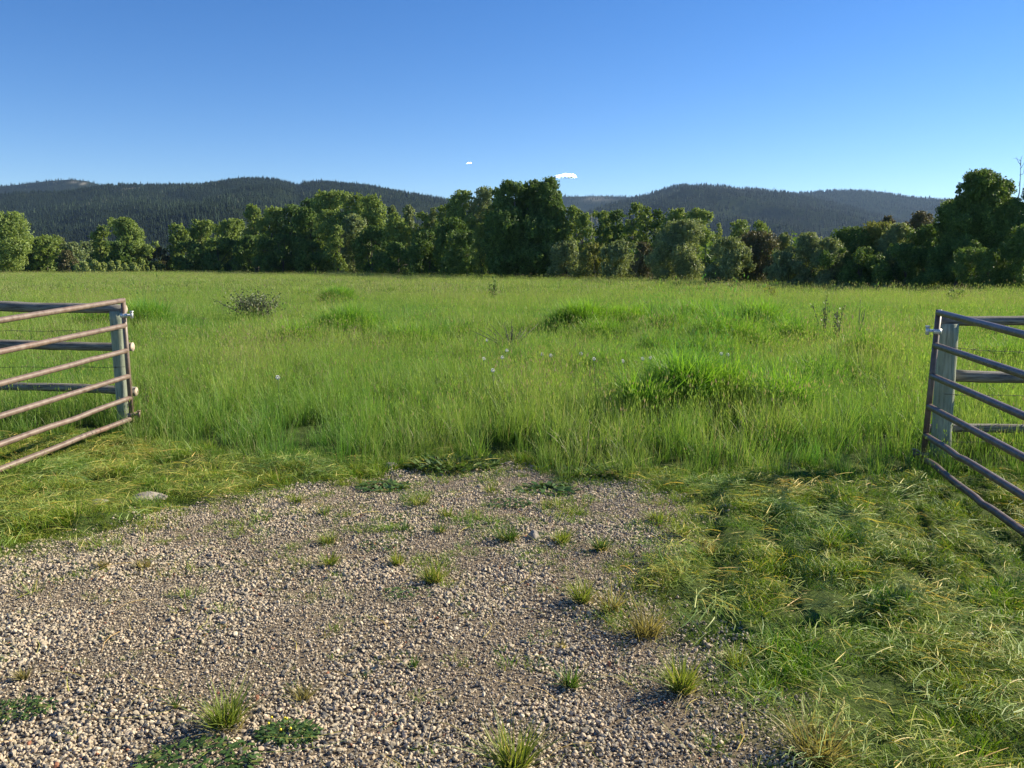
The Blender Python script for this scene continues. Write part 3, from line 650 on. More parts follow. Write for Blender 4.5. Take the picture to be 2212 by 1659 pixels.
def trunk_mesh(H, W, lobes, seed, r0, mt='bark', multi=1):
    r = np.random.default_rng(seed); T = Tris()
    for m_ in range(multi):
        bx = 0 if multi == 1 else r.normal(0, W * 0.12); by = 0 if multi == 1 else r.normal(0, W * 0.1)
        lean = np.array([r.normal(0, 0.06), r.normal(0, 0.05)]) * H
        hs = np.linspace(-0.03, 0.82 if multi == 1 else 0.6, 7)
        P = np.stack([bx + lean[0] * hs ** 1.5 * 1.0 if False else bx + lean[0] * np.maximum(hs, 0) ** 1.5, by + lean[1] * np.maximum(hs, 0) ** 1.5, H * hs], 1)
        P[1:-1, :2] += r.normal(0, 0.012 * H, (5, 2)); T.add(*tube(P, np.linspace(r0, r0 * 0.2, 7), 7))
        for k in range(5 if multi == 1 else 2):
            l = lobes[r.integers(0, len(lobes))]; s_ = P[min(5, 1 + k % 4)]
            e = np.array(l[:3]); 
            if e[2] < s_[2]: e[2] = s_[2] + 0.1 * H
            md = (s_ + e) / 2 + np.array([0, 0, 0.04 * H]); T.add(*tube([s_, md, e], [r0 * 0.45, r0 * 0.28, r0 * 0.08], 6))
    me = T.mesh("trunk", M[mt]); return me
PXM = 829.0
seedc = [1000]
def plant(name, cat, u, vtop, w, dY, kind, label, group=None, vbase=None, low=0.04, dens=1.0, size_px=1.25, Yabs=None, multi=None, Dd=None):
    seedc[0] += 7; Y = Yabs if Yabs else (EYE * FPX / (vbase - HZ) if vbase else line_Y(u) + dY)
    top = at(u, vtop, Y); H = top[2]; W = w / FPX * Y; x = top[0]
    # leave the base where the ground is
    pm = PXM / Y; area = (H * pm) * (W * pm) * 1.3
    n = int(max(200, area * 10.5 * dens)); size = min(size_px / pm, 0.42)
    root = empty(name, (x, Y, float(gz(np.array([x]), np.array([Y]))[0]) - 0.03))
    Wc = W * (1.42 if Yabs is None and name != 'young_willow' else 1.1)
    cm, lobes = crown_mesh("crown", H, Wc, kind, n, size, seedc[0], low, Dd)
    link("crown", cm, root)
    bush = kind in ('willow', 'brown', 'young', 'yellow', 'sage')
    tm = trunk_mesh(H, W, lobes, seedc[0], (0.022 if not bush else 0.012) * H, multi=multi or (3 if bush else 1))
    link("trunk" if not bush else "stems", tm, root)
    return tag(root, label, cat, group)
TREE, SHRUB = "trees along the far edge of the meadow", "shrubs along the far edge of the meadow"
ct, wt, dt = "cottonwood_tree", "willow_shrub", "deciduous_tree"
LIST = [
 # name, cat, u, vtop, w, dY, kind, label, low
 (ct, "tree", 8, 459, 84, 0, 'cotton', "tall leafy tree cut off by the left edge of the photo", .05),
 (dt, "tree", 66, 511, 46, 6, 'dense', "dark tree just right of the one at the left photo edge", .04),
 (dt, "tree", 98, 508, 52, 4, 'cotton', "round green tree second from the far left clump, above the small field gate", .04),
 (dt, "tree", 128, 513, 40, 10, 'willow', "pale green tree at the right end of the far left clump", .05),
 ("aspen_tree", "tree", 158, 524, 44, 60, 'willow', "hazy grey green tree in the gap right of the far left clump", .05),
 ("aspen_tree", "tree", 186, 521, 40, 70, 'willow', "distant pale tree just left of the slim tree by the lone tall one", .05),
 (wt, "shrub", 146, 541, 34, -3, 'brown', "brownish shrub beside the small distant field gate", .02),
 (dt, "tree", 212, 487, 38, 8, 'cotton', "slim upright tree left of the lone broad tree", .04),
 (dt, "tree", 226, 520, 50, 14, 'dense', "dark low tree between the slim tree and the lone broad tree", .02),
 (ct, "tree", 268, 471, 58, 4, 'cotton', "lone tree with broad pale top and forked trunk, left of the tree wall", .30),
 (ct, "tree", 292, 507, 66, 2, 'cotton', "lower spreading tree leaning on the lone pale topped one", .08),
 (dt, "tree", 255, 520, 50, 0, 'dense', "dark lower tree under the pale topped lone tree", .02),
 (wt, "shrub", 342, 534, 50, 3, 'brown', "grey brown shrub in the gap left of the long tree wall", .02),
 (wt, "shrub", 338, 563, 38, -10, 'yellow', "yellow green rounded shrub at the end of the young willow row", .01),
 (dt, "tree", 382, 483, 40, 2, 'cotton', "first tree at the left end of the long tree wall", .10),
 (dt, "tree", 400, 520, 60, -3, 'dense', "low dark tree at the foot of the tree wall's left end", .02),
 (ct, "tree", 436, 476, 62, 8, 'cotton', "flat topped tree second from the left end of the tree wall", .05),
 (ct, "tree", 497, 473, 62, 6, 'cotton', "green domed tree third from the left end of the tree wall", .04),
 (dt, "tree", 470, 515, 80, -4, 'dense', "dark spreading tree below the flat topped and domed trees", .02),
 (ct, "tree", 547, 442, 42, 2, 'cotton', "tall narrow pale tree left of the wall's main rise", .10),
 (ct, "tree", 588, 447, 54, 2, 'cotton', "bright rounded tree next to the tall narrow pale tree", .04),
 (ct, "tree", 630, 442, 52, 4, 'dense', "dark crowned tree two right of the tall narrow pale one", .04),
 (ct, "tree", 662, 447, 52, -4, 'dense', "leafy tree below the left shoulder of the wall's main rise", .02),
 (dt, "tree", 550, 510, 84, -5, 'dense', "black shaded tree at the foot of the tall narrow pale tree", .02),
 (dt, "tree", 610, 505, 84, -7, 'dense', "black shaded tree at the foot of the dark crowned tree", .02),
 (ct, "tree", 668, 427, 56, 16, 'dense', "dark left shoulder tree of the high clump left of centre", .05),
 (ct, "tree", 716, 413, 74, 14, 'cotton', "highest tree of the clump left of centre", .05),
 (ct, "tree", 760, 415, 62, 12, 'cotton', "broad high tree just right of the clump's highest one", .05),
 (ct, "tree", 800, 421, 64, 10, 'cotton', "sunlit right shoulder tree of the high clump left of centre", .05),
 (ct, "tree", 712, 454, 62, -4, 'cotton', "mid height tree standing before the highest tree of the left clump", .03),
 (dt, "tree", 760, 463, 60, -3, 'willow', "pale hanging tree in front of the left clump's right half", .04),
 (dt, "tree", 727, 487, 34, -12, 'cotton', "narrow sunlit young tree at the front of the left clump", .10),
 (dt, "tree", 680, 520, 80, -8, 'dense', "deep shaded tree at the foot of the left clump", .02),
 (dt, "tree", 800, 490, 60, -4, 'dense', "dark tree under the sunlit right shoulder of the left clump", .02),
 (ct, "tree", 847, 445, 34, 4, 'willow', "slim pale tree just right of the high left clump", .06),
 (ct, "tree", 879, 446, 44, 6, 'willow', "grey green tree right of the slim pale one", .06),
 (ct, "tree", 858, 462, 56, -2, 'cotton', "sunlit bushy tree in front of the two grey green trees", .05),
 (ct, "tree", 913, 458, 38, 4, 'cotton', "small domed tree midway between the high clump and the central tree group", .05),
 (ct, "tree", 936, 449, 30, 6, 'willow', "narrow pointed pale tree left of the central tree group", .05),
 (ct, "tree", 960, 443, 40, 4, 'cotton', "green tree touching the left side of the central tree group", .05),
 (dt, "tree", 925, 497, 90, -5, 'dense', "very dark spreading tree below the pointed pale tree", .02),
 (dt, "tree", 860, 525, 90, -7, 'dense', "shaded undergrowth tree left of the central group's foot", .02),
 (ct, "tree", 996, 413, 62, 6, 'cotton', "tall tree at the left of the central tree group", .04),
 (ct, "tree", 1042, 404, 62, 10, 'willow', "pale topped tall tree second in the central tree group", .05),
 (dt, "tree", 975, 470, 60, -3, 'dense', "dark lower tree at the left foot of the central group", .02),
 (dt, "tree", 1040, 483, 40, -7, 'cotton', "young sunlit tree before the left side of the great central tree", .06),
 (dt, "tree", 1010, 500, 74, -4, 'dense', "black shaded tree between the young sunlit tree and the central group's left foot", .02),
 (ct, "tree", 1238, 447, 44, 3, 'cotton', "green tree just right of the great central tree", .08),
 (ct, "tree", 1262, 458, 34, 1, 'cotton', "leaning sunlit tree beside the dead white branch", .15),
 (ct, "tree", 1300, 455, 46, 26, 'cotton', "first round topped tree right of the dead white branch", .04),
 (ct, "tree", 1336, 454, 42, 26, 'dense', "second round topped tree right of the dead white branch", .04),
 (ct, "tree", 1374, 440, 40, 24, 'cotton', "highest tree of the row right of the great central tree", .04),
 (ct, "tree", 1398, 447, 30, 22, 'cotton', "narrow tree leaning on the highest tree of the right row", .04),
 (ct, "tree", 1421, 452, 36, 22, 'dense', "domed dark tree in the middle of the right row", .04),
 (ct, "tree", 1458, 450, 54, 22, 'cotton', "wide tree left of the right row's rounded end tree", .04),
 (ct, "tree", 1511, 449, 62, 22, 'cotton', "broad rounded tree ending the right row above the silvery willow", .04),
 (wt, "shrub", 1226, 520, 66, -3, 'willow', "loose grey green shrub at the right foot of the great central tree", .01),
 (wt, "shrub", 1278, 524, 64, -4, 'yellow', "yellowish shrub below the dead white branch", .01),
 (wt, "shrub", 1340, 521, 76, -5, 'willow', "rounded olive shrub left of the reddish brown shrub", .01),
 (wt, "shrub", 1395, 525, 50, -4, 'brown', "reddish brown shrub left of the large silvery willow", .01),
 (wt, "shrub", 1476, 478, 126, -3, 'willow', "large silvery willow shrub, tallest of the front shrubs", .01),
 (dt, "tree", 1554, 484, 18, 2, 'young', "thin bright green column tree right of the silvery willow", .1),
 (wt, "shrub", 1580, 514, 84, -5, 'willow', "arching willow shrub right of the large silvery one", .01),
 (ct, "tree", 1598, 477, 46, 18, 'cotton', "left one of the pair of round trees above the arching willow", .04),
 (ct, "tree", 1644, 478, 46, 16, 'cotton', "right one of the pair of round trees above the reddish brush", .04),
 (wt, "shrub", 1638, 503, 90, 0, 'brown', "reddish brown brush below the pair of round trees", .01),
 (wt, "shrub", 1696, 506, 40, 3, 'willow', "small pale shrub top right of the reddish brown brush", .01),
 (wt, "shrub", 1746, 503, 82, -1, 'willow', "broad grey green shrub left of the dark dome of willows", .01),
 (wt, "shrub", 1690, 540, 80, -4, 'willow', "low grey green shrub at the field edge below the small pale shrub top", .01),
 (wt, "shrub", 1792, 512, 60, -3, 'willow', "shrub at the left foot of the dark dome of willows", .01),
 (wt, "shrub", 1842, 490, 84, 1, 'dense', "left third of the dark dome of willows", .01),
 (wt, "shrub", 1893, 481, 96, 2, 'yellow', "yellow lit middle top of the dark dome of willows", .01),  # yellow leaf colour stands in for sun on the top of the dome
 (wt, "shrub", 1946, 483, 76, 1, 'willow', "right third of the dark dome of willows", .01),
 (dt, "tree", 1921, 466, 44, 6, 'brown', "thin twiggy tree rising behind the dark dome of willows", .02),
 (dt, "tree", 1992, 458, 76, 5, 'brown', "brownish feathery tree left of the big dark tree on the right", .02),
 (wt, "shrub", 2000, 487, 80, 1, 'dense', "dark shrub filling the gap left of the big right hand tree", .01),
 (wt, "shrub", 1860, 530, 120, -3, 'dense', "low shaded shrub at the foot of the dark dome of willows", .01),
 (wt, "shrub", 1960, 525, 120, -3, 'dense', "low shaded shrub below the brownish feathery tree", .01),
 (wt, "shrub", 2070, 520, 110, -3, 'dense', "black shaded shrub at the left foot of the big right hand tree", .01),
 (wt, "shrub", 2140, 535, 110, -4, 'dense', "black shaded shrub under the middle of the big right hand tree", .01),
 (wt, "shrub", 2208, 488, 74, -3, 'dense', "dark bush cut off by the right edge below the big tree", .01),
]
for (nm, ca, u, vt, w, dY, kd, lb, lo) in LIST:
    plant(nm, ca, u, vt, w, dY, kd, lb, TREE if ca == "tree" else SHRUB, low=lo)
# the great central tree: several towers of foliage on one trunk
def big_tree(name, towers, Y, kind, label, r0, seed, trunk_x):
    root = empty(name, (at(trunk_x, 590, Y)[0], Y, -0.03)); ox = root.location.x; Vs, Fs, hs, rs, n0 = [], [], [], [], 0; lb = []
    for (u, vt, w, low, dy, dens) in towers:
        seedc[0] += 3; top = at(u, vt, Y); H = top[2]; W = w / FPX * Y; pm = PXM / Y; n = int(H * pm * W * pm * 11 * dens * 1.2)
        me, lob = crown_mesh("c", H, W * 1.22, kind, n, 1.3 / pm, seedc[0], low, W * 0.9)
        v = np.empty(len(me.vertices) * 3, np.float32); me.vertices.foreach_get("co", v); v = v.reshape(-1, 3); v[:, 0] += top[0] - ox; v[:, 1] += dy
        Vs.append(v); Fs.append((np.arange(len(v) // 4) * 4)[:, None] + np.array([[0, 1, 2, 3]]) + n0); n0 += len(v)
        for nm_, lst in (("h", hs), ("rnd", rs)):
            x_ = np.empty(len(v), np.float32); me.attributes[nm_].data.foreach_get("value", x_); lst.append(x_)
        bpy.data.meshes.remove(me); lob[:, 0] += top[0] - ox; lob[:, 1] += dy; lb.append(lob)
    link("crown", np_mesh("crown", np.concatenate(Vs), np.concatenate(Fs), M[kind], False, {"h": np.concatenate(hs), "rnd": np.concatenate(rs)}), root)
    lb = np.concatenate(lb); Hm = lb[:, 2].max()
    link("trunk", trunk_mesh(Hm, 3, lb, seed, r0), root)
    return tag(root, label, "tree", TREE)
big_tree("cottonwood_tree", [(1185, 384, 72, .12, 0, 1), (1152, 388, 70, .10, 1, 1), (1100, 391, 76, .10, 0, 1), (1075, 404, 50, .14, 2, .8), (1196, 440, 60, .05, -2, .9), (1090, 450, 88, .10, -2.5, 1), (1150, 470, 110, .06, -2, 1), (1110, 520, 100, .05, -1, .8), (1176, 520, 44, .03, -3, .8), (1125, 398, 70, .1, 1, 1), (1168, 400, 70, .1, -1, 1), (1206, 420, 36, .2, 0, .8)],
         line_Y(1120) - 3, 'dense', "great broad tree at the centre, the tallest in the tree line", 0.42, 5, 1118)
big_tree("cottonwood_tree", [(2122, 367, 100, .22, 0, 1), (2180, 386, 80, .2, 1, .9), (2085, 392, 50, .3, 0, .8), (2068, 430, 56, .2, 1, .8), (2140, 430, 190, .2, 0, 1), (2235, 400, 80, .2, 0, 1), (2110, 500, 110, .05, 0, .9), (2200, 470, 120, .05, 1, .9)],
         line_Y(2130) + 1, 'dense', "big dark tree at the far right, towering over the willows", 0.28, 6, 2135)
# brush standing in the shade behind the first row of trees
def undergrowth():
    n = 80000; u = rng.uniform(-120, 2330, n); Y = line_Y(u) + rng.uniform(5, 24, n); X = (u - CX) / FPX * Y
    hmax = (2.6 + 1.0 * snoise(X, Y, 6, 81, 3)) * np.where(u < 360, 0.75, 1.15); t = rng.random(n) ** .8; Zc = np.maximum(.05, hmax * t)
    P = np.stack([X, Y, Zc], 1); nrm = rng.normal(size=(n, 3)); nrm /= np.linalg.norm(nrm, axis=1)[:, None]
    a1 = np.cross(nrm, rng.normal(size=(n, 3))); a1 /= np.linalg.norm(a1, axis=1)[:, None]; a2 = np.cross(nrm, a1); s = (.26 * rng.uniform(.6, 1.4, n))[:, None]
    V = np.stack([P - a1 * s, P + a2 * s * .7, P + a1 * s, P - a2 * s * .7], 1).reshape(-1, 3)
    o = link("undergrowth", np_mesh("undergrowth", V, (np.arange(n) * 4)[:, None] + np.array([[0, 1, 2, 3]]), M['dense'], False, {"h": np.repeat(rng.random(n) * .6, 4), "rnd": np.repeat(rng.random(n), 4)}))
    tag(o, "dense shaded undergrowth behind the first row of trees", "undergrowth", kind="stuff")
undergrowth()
# dead white branch and bare twiggy top
def dead_tree(u, vt, Y, label, seed, spread, r0, mt):
    r = np.random.default_rng(seed); top = at(u, vt, Y); H = top[2]; root = empty("dead_tree", (top[0], Y, 0)); T = Tris(); T2 = T
    P = [np.array([0, 0, -0.1]), np.array([-0.02 * H, 0, H * .4]), np.array([0.01 * H, 0, H * .75]), np.array([0, 0, H])]
    T.add(*tube(P, [r0, r0 * .7, r0 * .4, r0 * .1], 7))
    for k in range(9):
        t = r.uniform(.45, .97); s_ = np.array([0, 0, H * t]); d = np.array([r.normal(0, 1), r.normal(0, .5), abs(r.normal(.9, .3))]); L_ = spread * r.uniform(.4, 1) * (1.3 - t) * H
        e = s_ + d * L_ * .6; m_ = (s_ + e) / 2 + np.array([0, 0, -.1 * L_]); T2.add(*tube([s_, m_, e], [r0 * .3, r0 * .2, r0 * .06], 5))
        for q_ in range(3):
            m2 = m_ + (e - m_) * r.uniform(.2, .9); e2 = e + np.array([r.normal(0, .4), r.normal(0, .3), abs(r.normal(.4, .2))]) * L_ * .4; T2.add(*tube([m2, e2], [r0 * .12, r0 * .04], 4))
    link("trunk", T.mesh("trunk", M[mt]), root)
    return tag(root, label, "dead tree")
dead_tree(1278, 462, line_Y(1278) + 2, "bleached white dead tree top poking out right of the great central tree", 3, .35, .14, 'dead')
dead_tree(2206, 338, line_Y(2206) + 6, "bare twiggy tree top against the sky at the right edge", 4, .30, .08, 'bark')
# row of young willows at the left
for k, (u, vt, w) in enumerate([(167, 569, 15), (181, 564, 22), (205, 562, 26), (224, 567, 20), (241, 564, 20), (256, 563, 18), (271, 568, 14), (288, 567, 24), (303, 573, 12), (309, 571, 8), (319, 575, 8), (330, 573, 7)]):
    plant("young_willow", "shrub", u, vt, w, -14, 'young',
          ["bright young willow at the left end of the low row", "second young willow from the left in the low row", "broadest and tallest young willow of the low row", "young willow right of the broadest one in the low row",
           "fifth young willow from the left, before the lone pale topped tree", "sixth young willow, pointed, before the lone tree's trunk", "small seventh young willow in the low row", "wide young willow near the right end of the low row",
           "short young willow just right of the wide one", "slender young willow second right of the wide one", "slender young willow third right of the wide one", "last tiny young willow at the right end of the low row"][k],
          "young willows in a low row at the far left field edge", low=0.0, dens=2.2)
# tiny distant field gate / rail fence at the far left
root = empty("rail_fence", (at(130, 587, 165)[0], 165, 0)); ox = root.location.x; T = Tris()
for k, u in enumerate([22, 50, 64, 80, 106, 112, 132, 143, 155]):
    T = Tris(); x = at(u, 587, 165)[0] - ox; T.add(*tube([np.array([x, 0, -.1]), np.array([x, 0, 1.4 + .3 * (k % 2)])], .12, 6)); link("post", T.mesh("post", M['dead']), root)
for z in (0.75, 1.25):
    T = Tris(); T.add(*tube([np.array([at(106, 587, 165)[0] - ox, 0, z]), np.array([at(156, 587, 165)[0] - ox, 0, z + .05])], .09, 6)); link("rail", T.mesh("rail", M['dead']), root)
tag(root, "tiny pale rail fence far off at the left field edge", "fence")

# ------------------------------------------------------------------ shrubs, saplings and flowers in the meadow
def sapling(u, vt, vb, label, seed, leafy_=True, n=5, wpx=22, kind='sage', name=None):
    Y = EYE * FPX / (vb - HZ); top = at(u, vt, Y); H = top[2]; x = top[0]; r = np.random.default_rng(seed); W = wpx / FPX * Y
    root = empty(name or ("sapling" if leafy_ else "dry_stems"), (x, Y, float(gz(np.array([x]), np.array([Y]))[0]))); T = Tris(); L_ = []
    for k in range(n):
        e = np.array([r.normal(0, W * .35), r.normal(0, W * .3), H * (1 if k == 0 else r.uniform(.55, .95))]); 
        if k == 0: e[0] = 0
        P = [np.array([r.normal(0, .02), 0, -.02]), e * np.array([.4, .4, .5]), e]; T.add(*tube(P, [.012, .009, .004], 5)); L_.append(P)
    link("stems", T.mesh("stems", M['bark']), root)
    if leafy_:
        m_ = 34 * n; P = []
        for k in range(m_):
            S = L_[r.integers(0, n)]; t = r.uniform(.3, 1.03); P.append(S[1] + (S[2] - S[1]) * (t * 2 - 1) if t > .5 else S[0] + (S[1] - S[0]) * t * 2)
        P = np.array(P) + r.normal(0, W * .10, (m_, 3)); nrm = r.normal(size=(m_, 3)); nrm /= np.linalg.norm(nrm, axis=1)[:, None]
        a1 = np.cross(nrm, r.normal(size=(m_, 3))); a1 /= np.linalg.norm(a1, axis=1)[:, None]; a2 = np.cross(nrm, a1); s = 1.3 / (PXM / Y) * r.uniform(.6, 1.3, m_)[:, None]
        V = np.stack([P - a1 * s, P + a2 * s * .5, P + a1 * s, P - a2 * s * .5], 1).reshape(-1, 3)
        link("leaves", np_mesh("leaves", V, (np.arange(m_) * 4)[:, None] + np.array([[0, 1, 2, 3]]), M[kind], False, {"h": np.repeat(r.random(m_), 4), "rnd": np.repeat(r.random(m_), 4)}), root)
    return tag(root, label, "shrub" if name else "sapling" if leafy_ else "dry stems")
sapling(552, 629, 674, "grey green shrub standing alone left of centre in the meadow", 20, n=84, wpx=86, kind='sage', name="grey_shrub")
sapling(1066, 598, 640, "small upright sapling in the middle distance below the great tree", 1, wpx=22, kind='dense')
sapling(1783, 650, 714, "taller thin sapling of the pair in the meadow left of the right gate", 2, n=4, wpx=26)
sapling(1812, 662, 720, "shorter bushy sapling of the pair in the meadow left of the right gate", 3, n=6, wpx=30)
sapling(1858, 650, 716, "bare dry stems right of the pair of saplings", 4, leafy_=False, n=4, wpx=26)
sapling(1672, 618, 636, "small yellowish bush far out left of the pair of saplings", 5, n=7, wpx=30, kind='yellow')
sapling(2063, 625, 640, "low dark bush in the far meadow behind the right gate", 6, n=8, wpx=34, kind='dense')
sapling(622, 630, 648, "dry twiggy stems just right of the grey meadow shrub", 7, leafy_=False, n=3, wpx=16)
sapling(1105, 695, 727, "low greyish twiggy weed cluster in the middle of the meadow", 8, leafy_=False, n=22, wpx=110)

DLAB = ['upper left dandelion seed head of the central scatter', 'dandelion seed head in the centre of the meadow, right of the low pair', 'lower one of the two dandelion seed heads at the centre of the scatter', 'left one of the pair of dandelion seed heads below the great central tree', 'right one of the pair of dandelion seed heads below the great central tree', 'left one of the close pair of dandelion seed heads right of centre', 'right one of the close pair of dandelion seed heads right of centre', 'single dandelion seed head between the two pairs right of centre', 'left one of the rightmost pair of dandelion seed heads', 'right one of the rightmost pair of dandelion seed heads', 'leftmost dandelion seed head of the central scatter', 'dandelion seed head just left of the single one between the pairs', 'lowest dandelion seed head of the central scatter', 'low dandelion seed head left of the close pair, right of centre', 'lone dandelion seed head in the left half of the meadow']
DAND = [(1052, 735), (1095, 757), (1085, 772), (1172, 765), (1190, 768), (1388, 775), (1405, 773), (1283, 775), (1558, 764), (1572, 766), (1045, 775), (1255, 764), (1065, 800), (1345, 780), (600, 815)]
def sphere_pts(c, r, seed):
    rr = np.random.default_rng(seed); n = 60; d = rr.normal(size=(n, 3)); d /= np.linalg.norm(d, axis=1)[:, None]; t = np.cross(d, rr.normal(size=(n, 3))); t /= np.linalg.norm(t, axis=1)[:, None]
    V = np.stack([c + d * r * .3 + t * r * .05, c + d * r + t * r * .3, c + d * r - t * r * .3], 1).reshape(-1, 3); return V, (np.arange(n) * 3)[:, None] + np.array([[0, 1, 2]])
first = None
for k, (u, v) in enumerate(DAND):
    Y = (CAMH - 0.50) * FPX / (v - HZ); p_ = at(u, v, Y)
    if first is None:
        root = empty("dandelion", (0, 0, 0)); T = Tris(); T.add(*tube([np.array([0, 0, 0.0]), np.array([.01, 0, .3]), np.array([0, 0, .55])], .003, 5), h=.5, rnd=.4); st = link("stem", T.mesh("stem", M['weed']), root)
        T = Tris(); T.add(*sphere_pts(np.array([0, 0, .57]), .024, 1)); hd = link("seed_head", T.mesh("seed_head", M['fluff']), root); first = (root, st, hd)
    else:
        root = first[0].copy(); COL.objects.link(root)
        for ch in first[1:]:
            c_ = ch.copy(); COL.objects.link(c_); c_.parent = root
    root.location = (p_[0], Y, p_[2] - 0.57)
    tag(root, DLAB[k], "dandelion", "dandelion seed heads scattered in the meadow")

# ------------------------------------------------------------------ tufts and weeds on the gravel
def tuft(u, v, wpx, hpx, n, label, seed, strawamt=0.0, tint='short', name="grass_tuft", lean=.6):
    p_ = gp(u, v); d = math.hypot(p_[1], CAMH); W = wpx / FPX * d; H = hpx / FPX * d; T = Tris()
    x, y = p_[0], p_[1]; root = link(name, None) if False else None
    H *= 1.25; blades(T, int(n * 1.3), W * .25, H * .5, H * 1.15, .0058, lean, .35, 3, seed)
    blades(T, int(n * .4), W * .42, H * .25, H * .6, .005, lean * 1.5, .7, 3, seed + 1, rnd=0.97)
    me = T.mesh(name, M['tuft_' + tint]); o = link(name, me, None, (x, y, float(gz(np.array([x]), np.array([y]))[0])))
    return tag(o, label, "grass tuft", "grass tufts growing on the gravel")
for nm_, A_, Bc in (("tuft_short", (0.10, 0.16, 0.03), (0.24, 0.31, 0.06)), ("tuft_green", (0.05, 0.11, 0.025), (0.12, 0.22, 0.05)), ("tuft_dry", (0.16, 0.15, 0.06), (0.32, 0.29, 0.13))):
    M[nm_] = leafy(nm_, [(0, A_), (1, Bc)], (0.42, 0.36, 0.18), 0.10, (1, 1, 1), (1, 1, 1), use_tint=False, trans=0.4)
TUFTS = [(1765, 1640, 150, 70, 150, 'dry', "broad straw coloured tuft at the bottom right, in the mown grass"),
 (1530, 1200, 60, 20, 50, 'dry', "small patch of dead tan grass at the mown strip, right of the gravel tip"),
 (1590, 1440, 70, 40, 70, 'short', "bright short tuft at the gravel's lower right, against the mown grass"),
(712, 1219, 44, 26, 60, 'short', "small bright tuft at the left middle of the gravel, below a weedy patch"),
 (858, 1219, 40, 26, 60, 'short', "pale tuft in mid gravel, left of the long blade tuft"),
 (938, 1259, 58, 36, 90, 'short', "tuft with long blades in the middle of the gravel"),
 (1095, 1168, 66, 30, 110, 'green', "wide dark green tuft left of the small round rock"),
 (1212, 1171, 52, 28, 80, 'short', "yellow green tuft just right of the small round rock"),
 (1297, 1188, 34, 32, 60, 'green', "compact green tuft with a long shadow, right of the round rock"),
 (1258, 1300, 56, 44, 90, 'short', "tuft beside the left edge of the mown grass, mid picture"),
 (1395, 1375, 90, 66, 90, 'dry', "tall thin olive tuft at the mown grass edge"),
 (1320, 1322, 50, 60, 40, 'dry', "brownish wispy tuft between two greener ones at the grass edge"),
 (1470, 1500, 64, 62, 110, 'short', "dense bright tuft at the lower right of the gravel"),
 (1232, 1484, 42, 36, 60, 'green', "small green tuft alone in the lower right gravel"),
 (1108, 1668, 84, 76, 120, 'short', "large bright tuft cut by the bottom edge of the photo"),
 (487, 1570, 86, 62, 130, 'short', "large yellowish tuft at the lower left beside the dark leafy weeds"),
 (655, 1512, 44, 30, 50, 'dry', "thin olive tuft above the low green clover mat"),
 (52, 1466, 30, 24, 30, 'dry', "tiny pale tuft near the left edge of the gravel"),
 (380, 1528, 16, 30, 12, 'green', "few slim green blades in the lower left gravel"),
 (700, 1112, 40, 20, 40, 'green', "low tuft at the upper left edge of the gravel"),
 (640, 1088, 40, 22, 50, 'short', "bright tuft where the left grass strip meets the gravel"),
 (950, 1152, 34, 20, 40, 'green', "little tuft left of the wide dark green one"),
 (872, 1150, 40, 18, 36, 'green', "flat tuft two left of the wide dark green one"),
 (310, 1223, 50, 16, 50, 'dry', "flat yellow tuft at the left of the gravel"),
 (224, 1228, 30, 20, 30, 'dry', "narrow dry tuft left of the flat yellow one"),
 (707, 1172, 56, 22, 60, 'short', "upper one of two stacked tufts at left mid gravel"),
 (1060, 1066, 40, 18, 40, 'short', "short tuft near the top of the gravel, at picture centre"),
 (906, 1095, 60, 22, 60, 'short', "bright double tuft near the top left of the gravel"),
 (965, 1118, 40, 20, 36, 'short', "small yellow tuft below the short one near the gravel top"),
 (1420, 1130, 56, 26, 70, 'short', "tuft at the upper right tip of the gravel"),
 (1470, 1160, 60, 28, 80, 'short', "tuft just inside the mown grass at the gravel's upper right"),
 (1215, 1400, 22, 16, 18, 'dry', "tiny olive sprig in the middle right gravel"),
 (892, 1440, 24, 24, 16, 'green', "thin sprig in the bare middle of the gravel")]
for k, (u, v, w, h, n, ti, lb) in enumerate(TUFTS): tuft(u, v, w, h, n, lb, 500 + 3 * k, tint=ti)

def weed(u, v, wpx, nleaf, leaf, label, seed, flowers=0, name="leafy_weed", up=.5, deep=0.6):
    p_ = gp(u, v); d = math.hypot(p_[1], CAMH); W = wpx / FPX * d; r = np.random.default_rng(seed); T = Tris()
    for k in range(nleaf):
        a = r.random() * 6.283; rr = W * .5 * math.sqrt(r.random()); c = np.array([rr * math.cos(a), rr * math.sin(a) * deep, r.uniform(0.0, .035) * (1 - rr / W)])
        b = a + r.normal(0, .9); L_ = leaf * r.uniform(.5, 1.3); dv = np.array([math.cos(b), math.sin(b), r.uniform(0, up)]); sd_ = np.array([-math.sin(b), math.cos(b), r.normal(0, .35)])
        wd = L_ * r.uniform(.13, .24); dz = np.array([0, 0, -L_ * .15])
        V = [c, c + dv * L_ * .35 + sd_ * wd, c + dv * L_ * .35 - sd_ * wd, c + dv * L_ * .75 + sd_ * wd * .8 + dz, c + dv * L_ * .75 - sd_ * wd * .8 + dz, c + dv * L_ + dz * 1.6]
        T.add(V, [(0, 2, 1), (1, 2, 3), (2, 4, 3), (3, 4, 5)], h=r.random(), rnd=r.random())
    root = empty(name, (p_[0], p_[1], float(gz(p_[:1], p_[1:2])[0]) + .006)); link("leaves", T.mesh("leaves", M['weed']), root)
    for k in range(flowers):
        a = r.random() * 6.283; rr = W * .45 * r.random(); T = Tris(); c = np.array([rr * math.cos(a), rr * math.sin(a) * deep, .05]); T.add(*tube([c, c + np.array([0, 0, .006])], .0045, 7)); link("flower", T.mesh("flower", M['petal']), root)
    return tag(root, label, "weed")
weed(622, 1592, 125, 600, .020, "low green clover mat with tiny yellow flowers near the bottom", 1, 6)
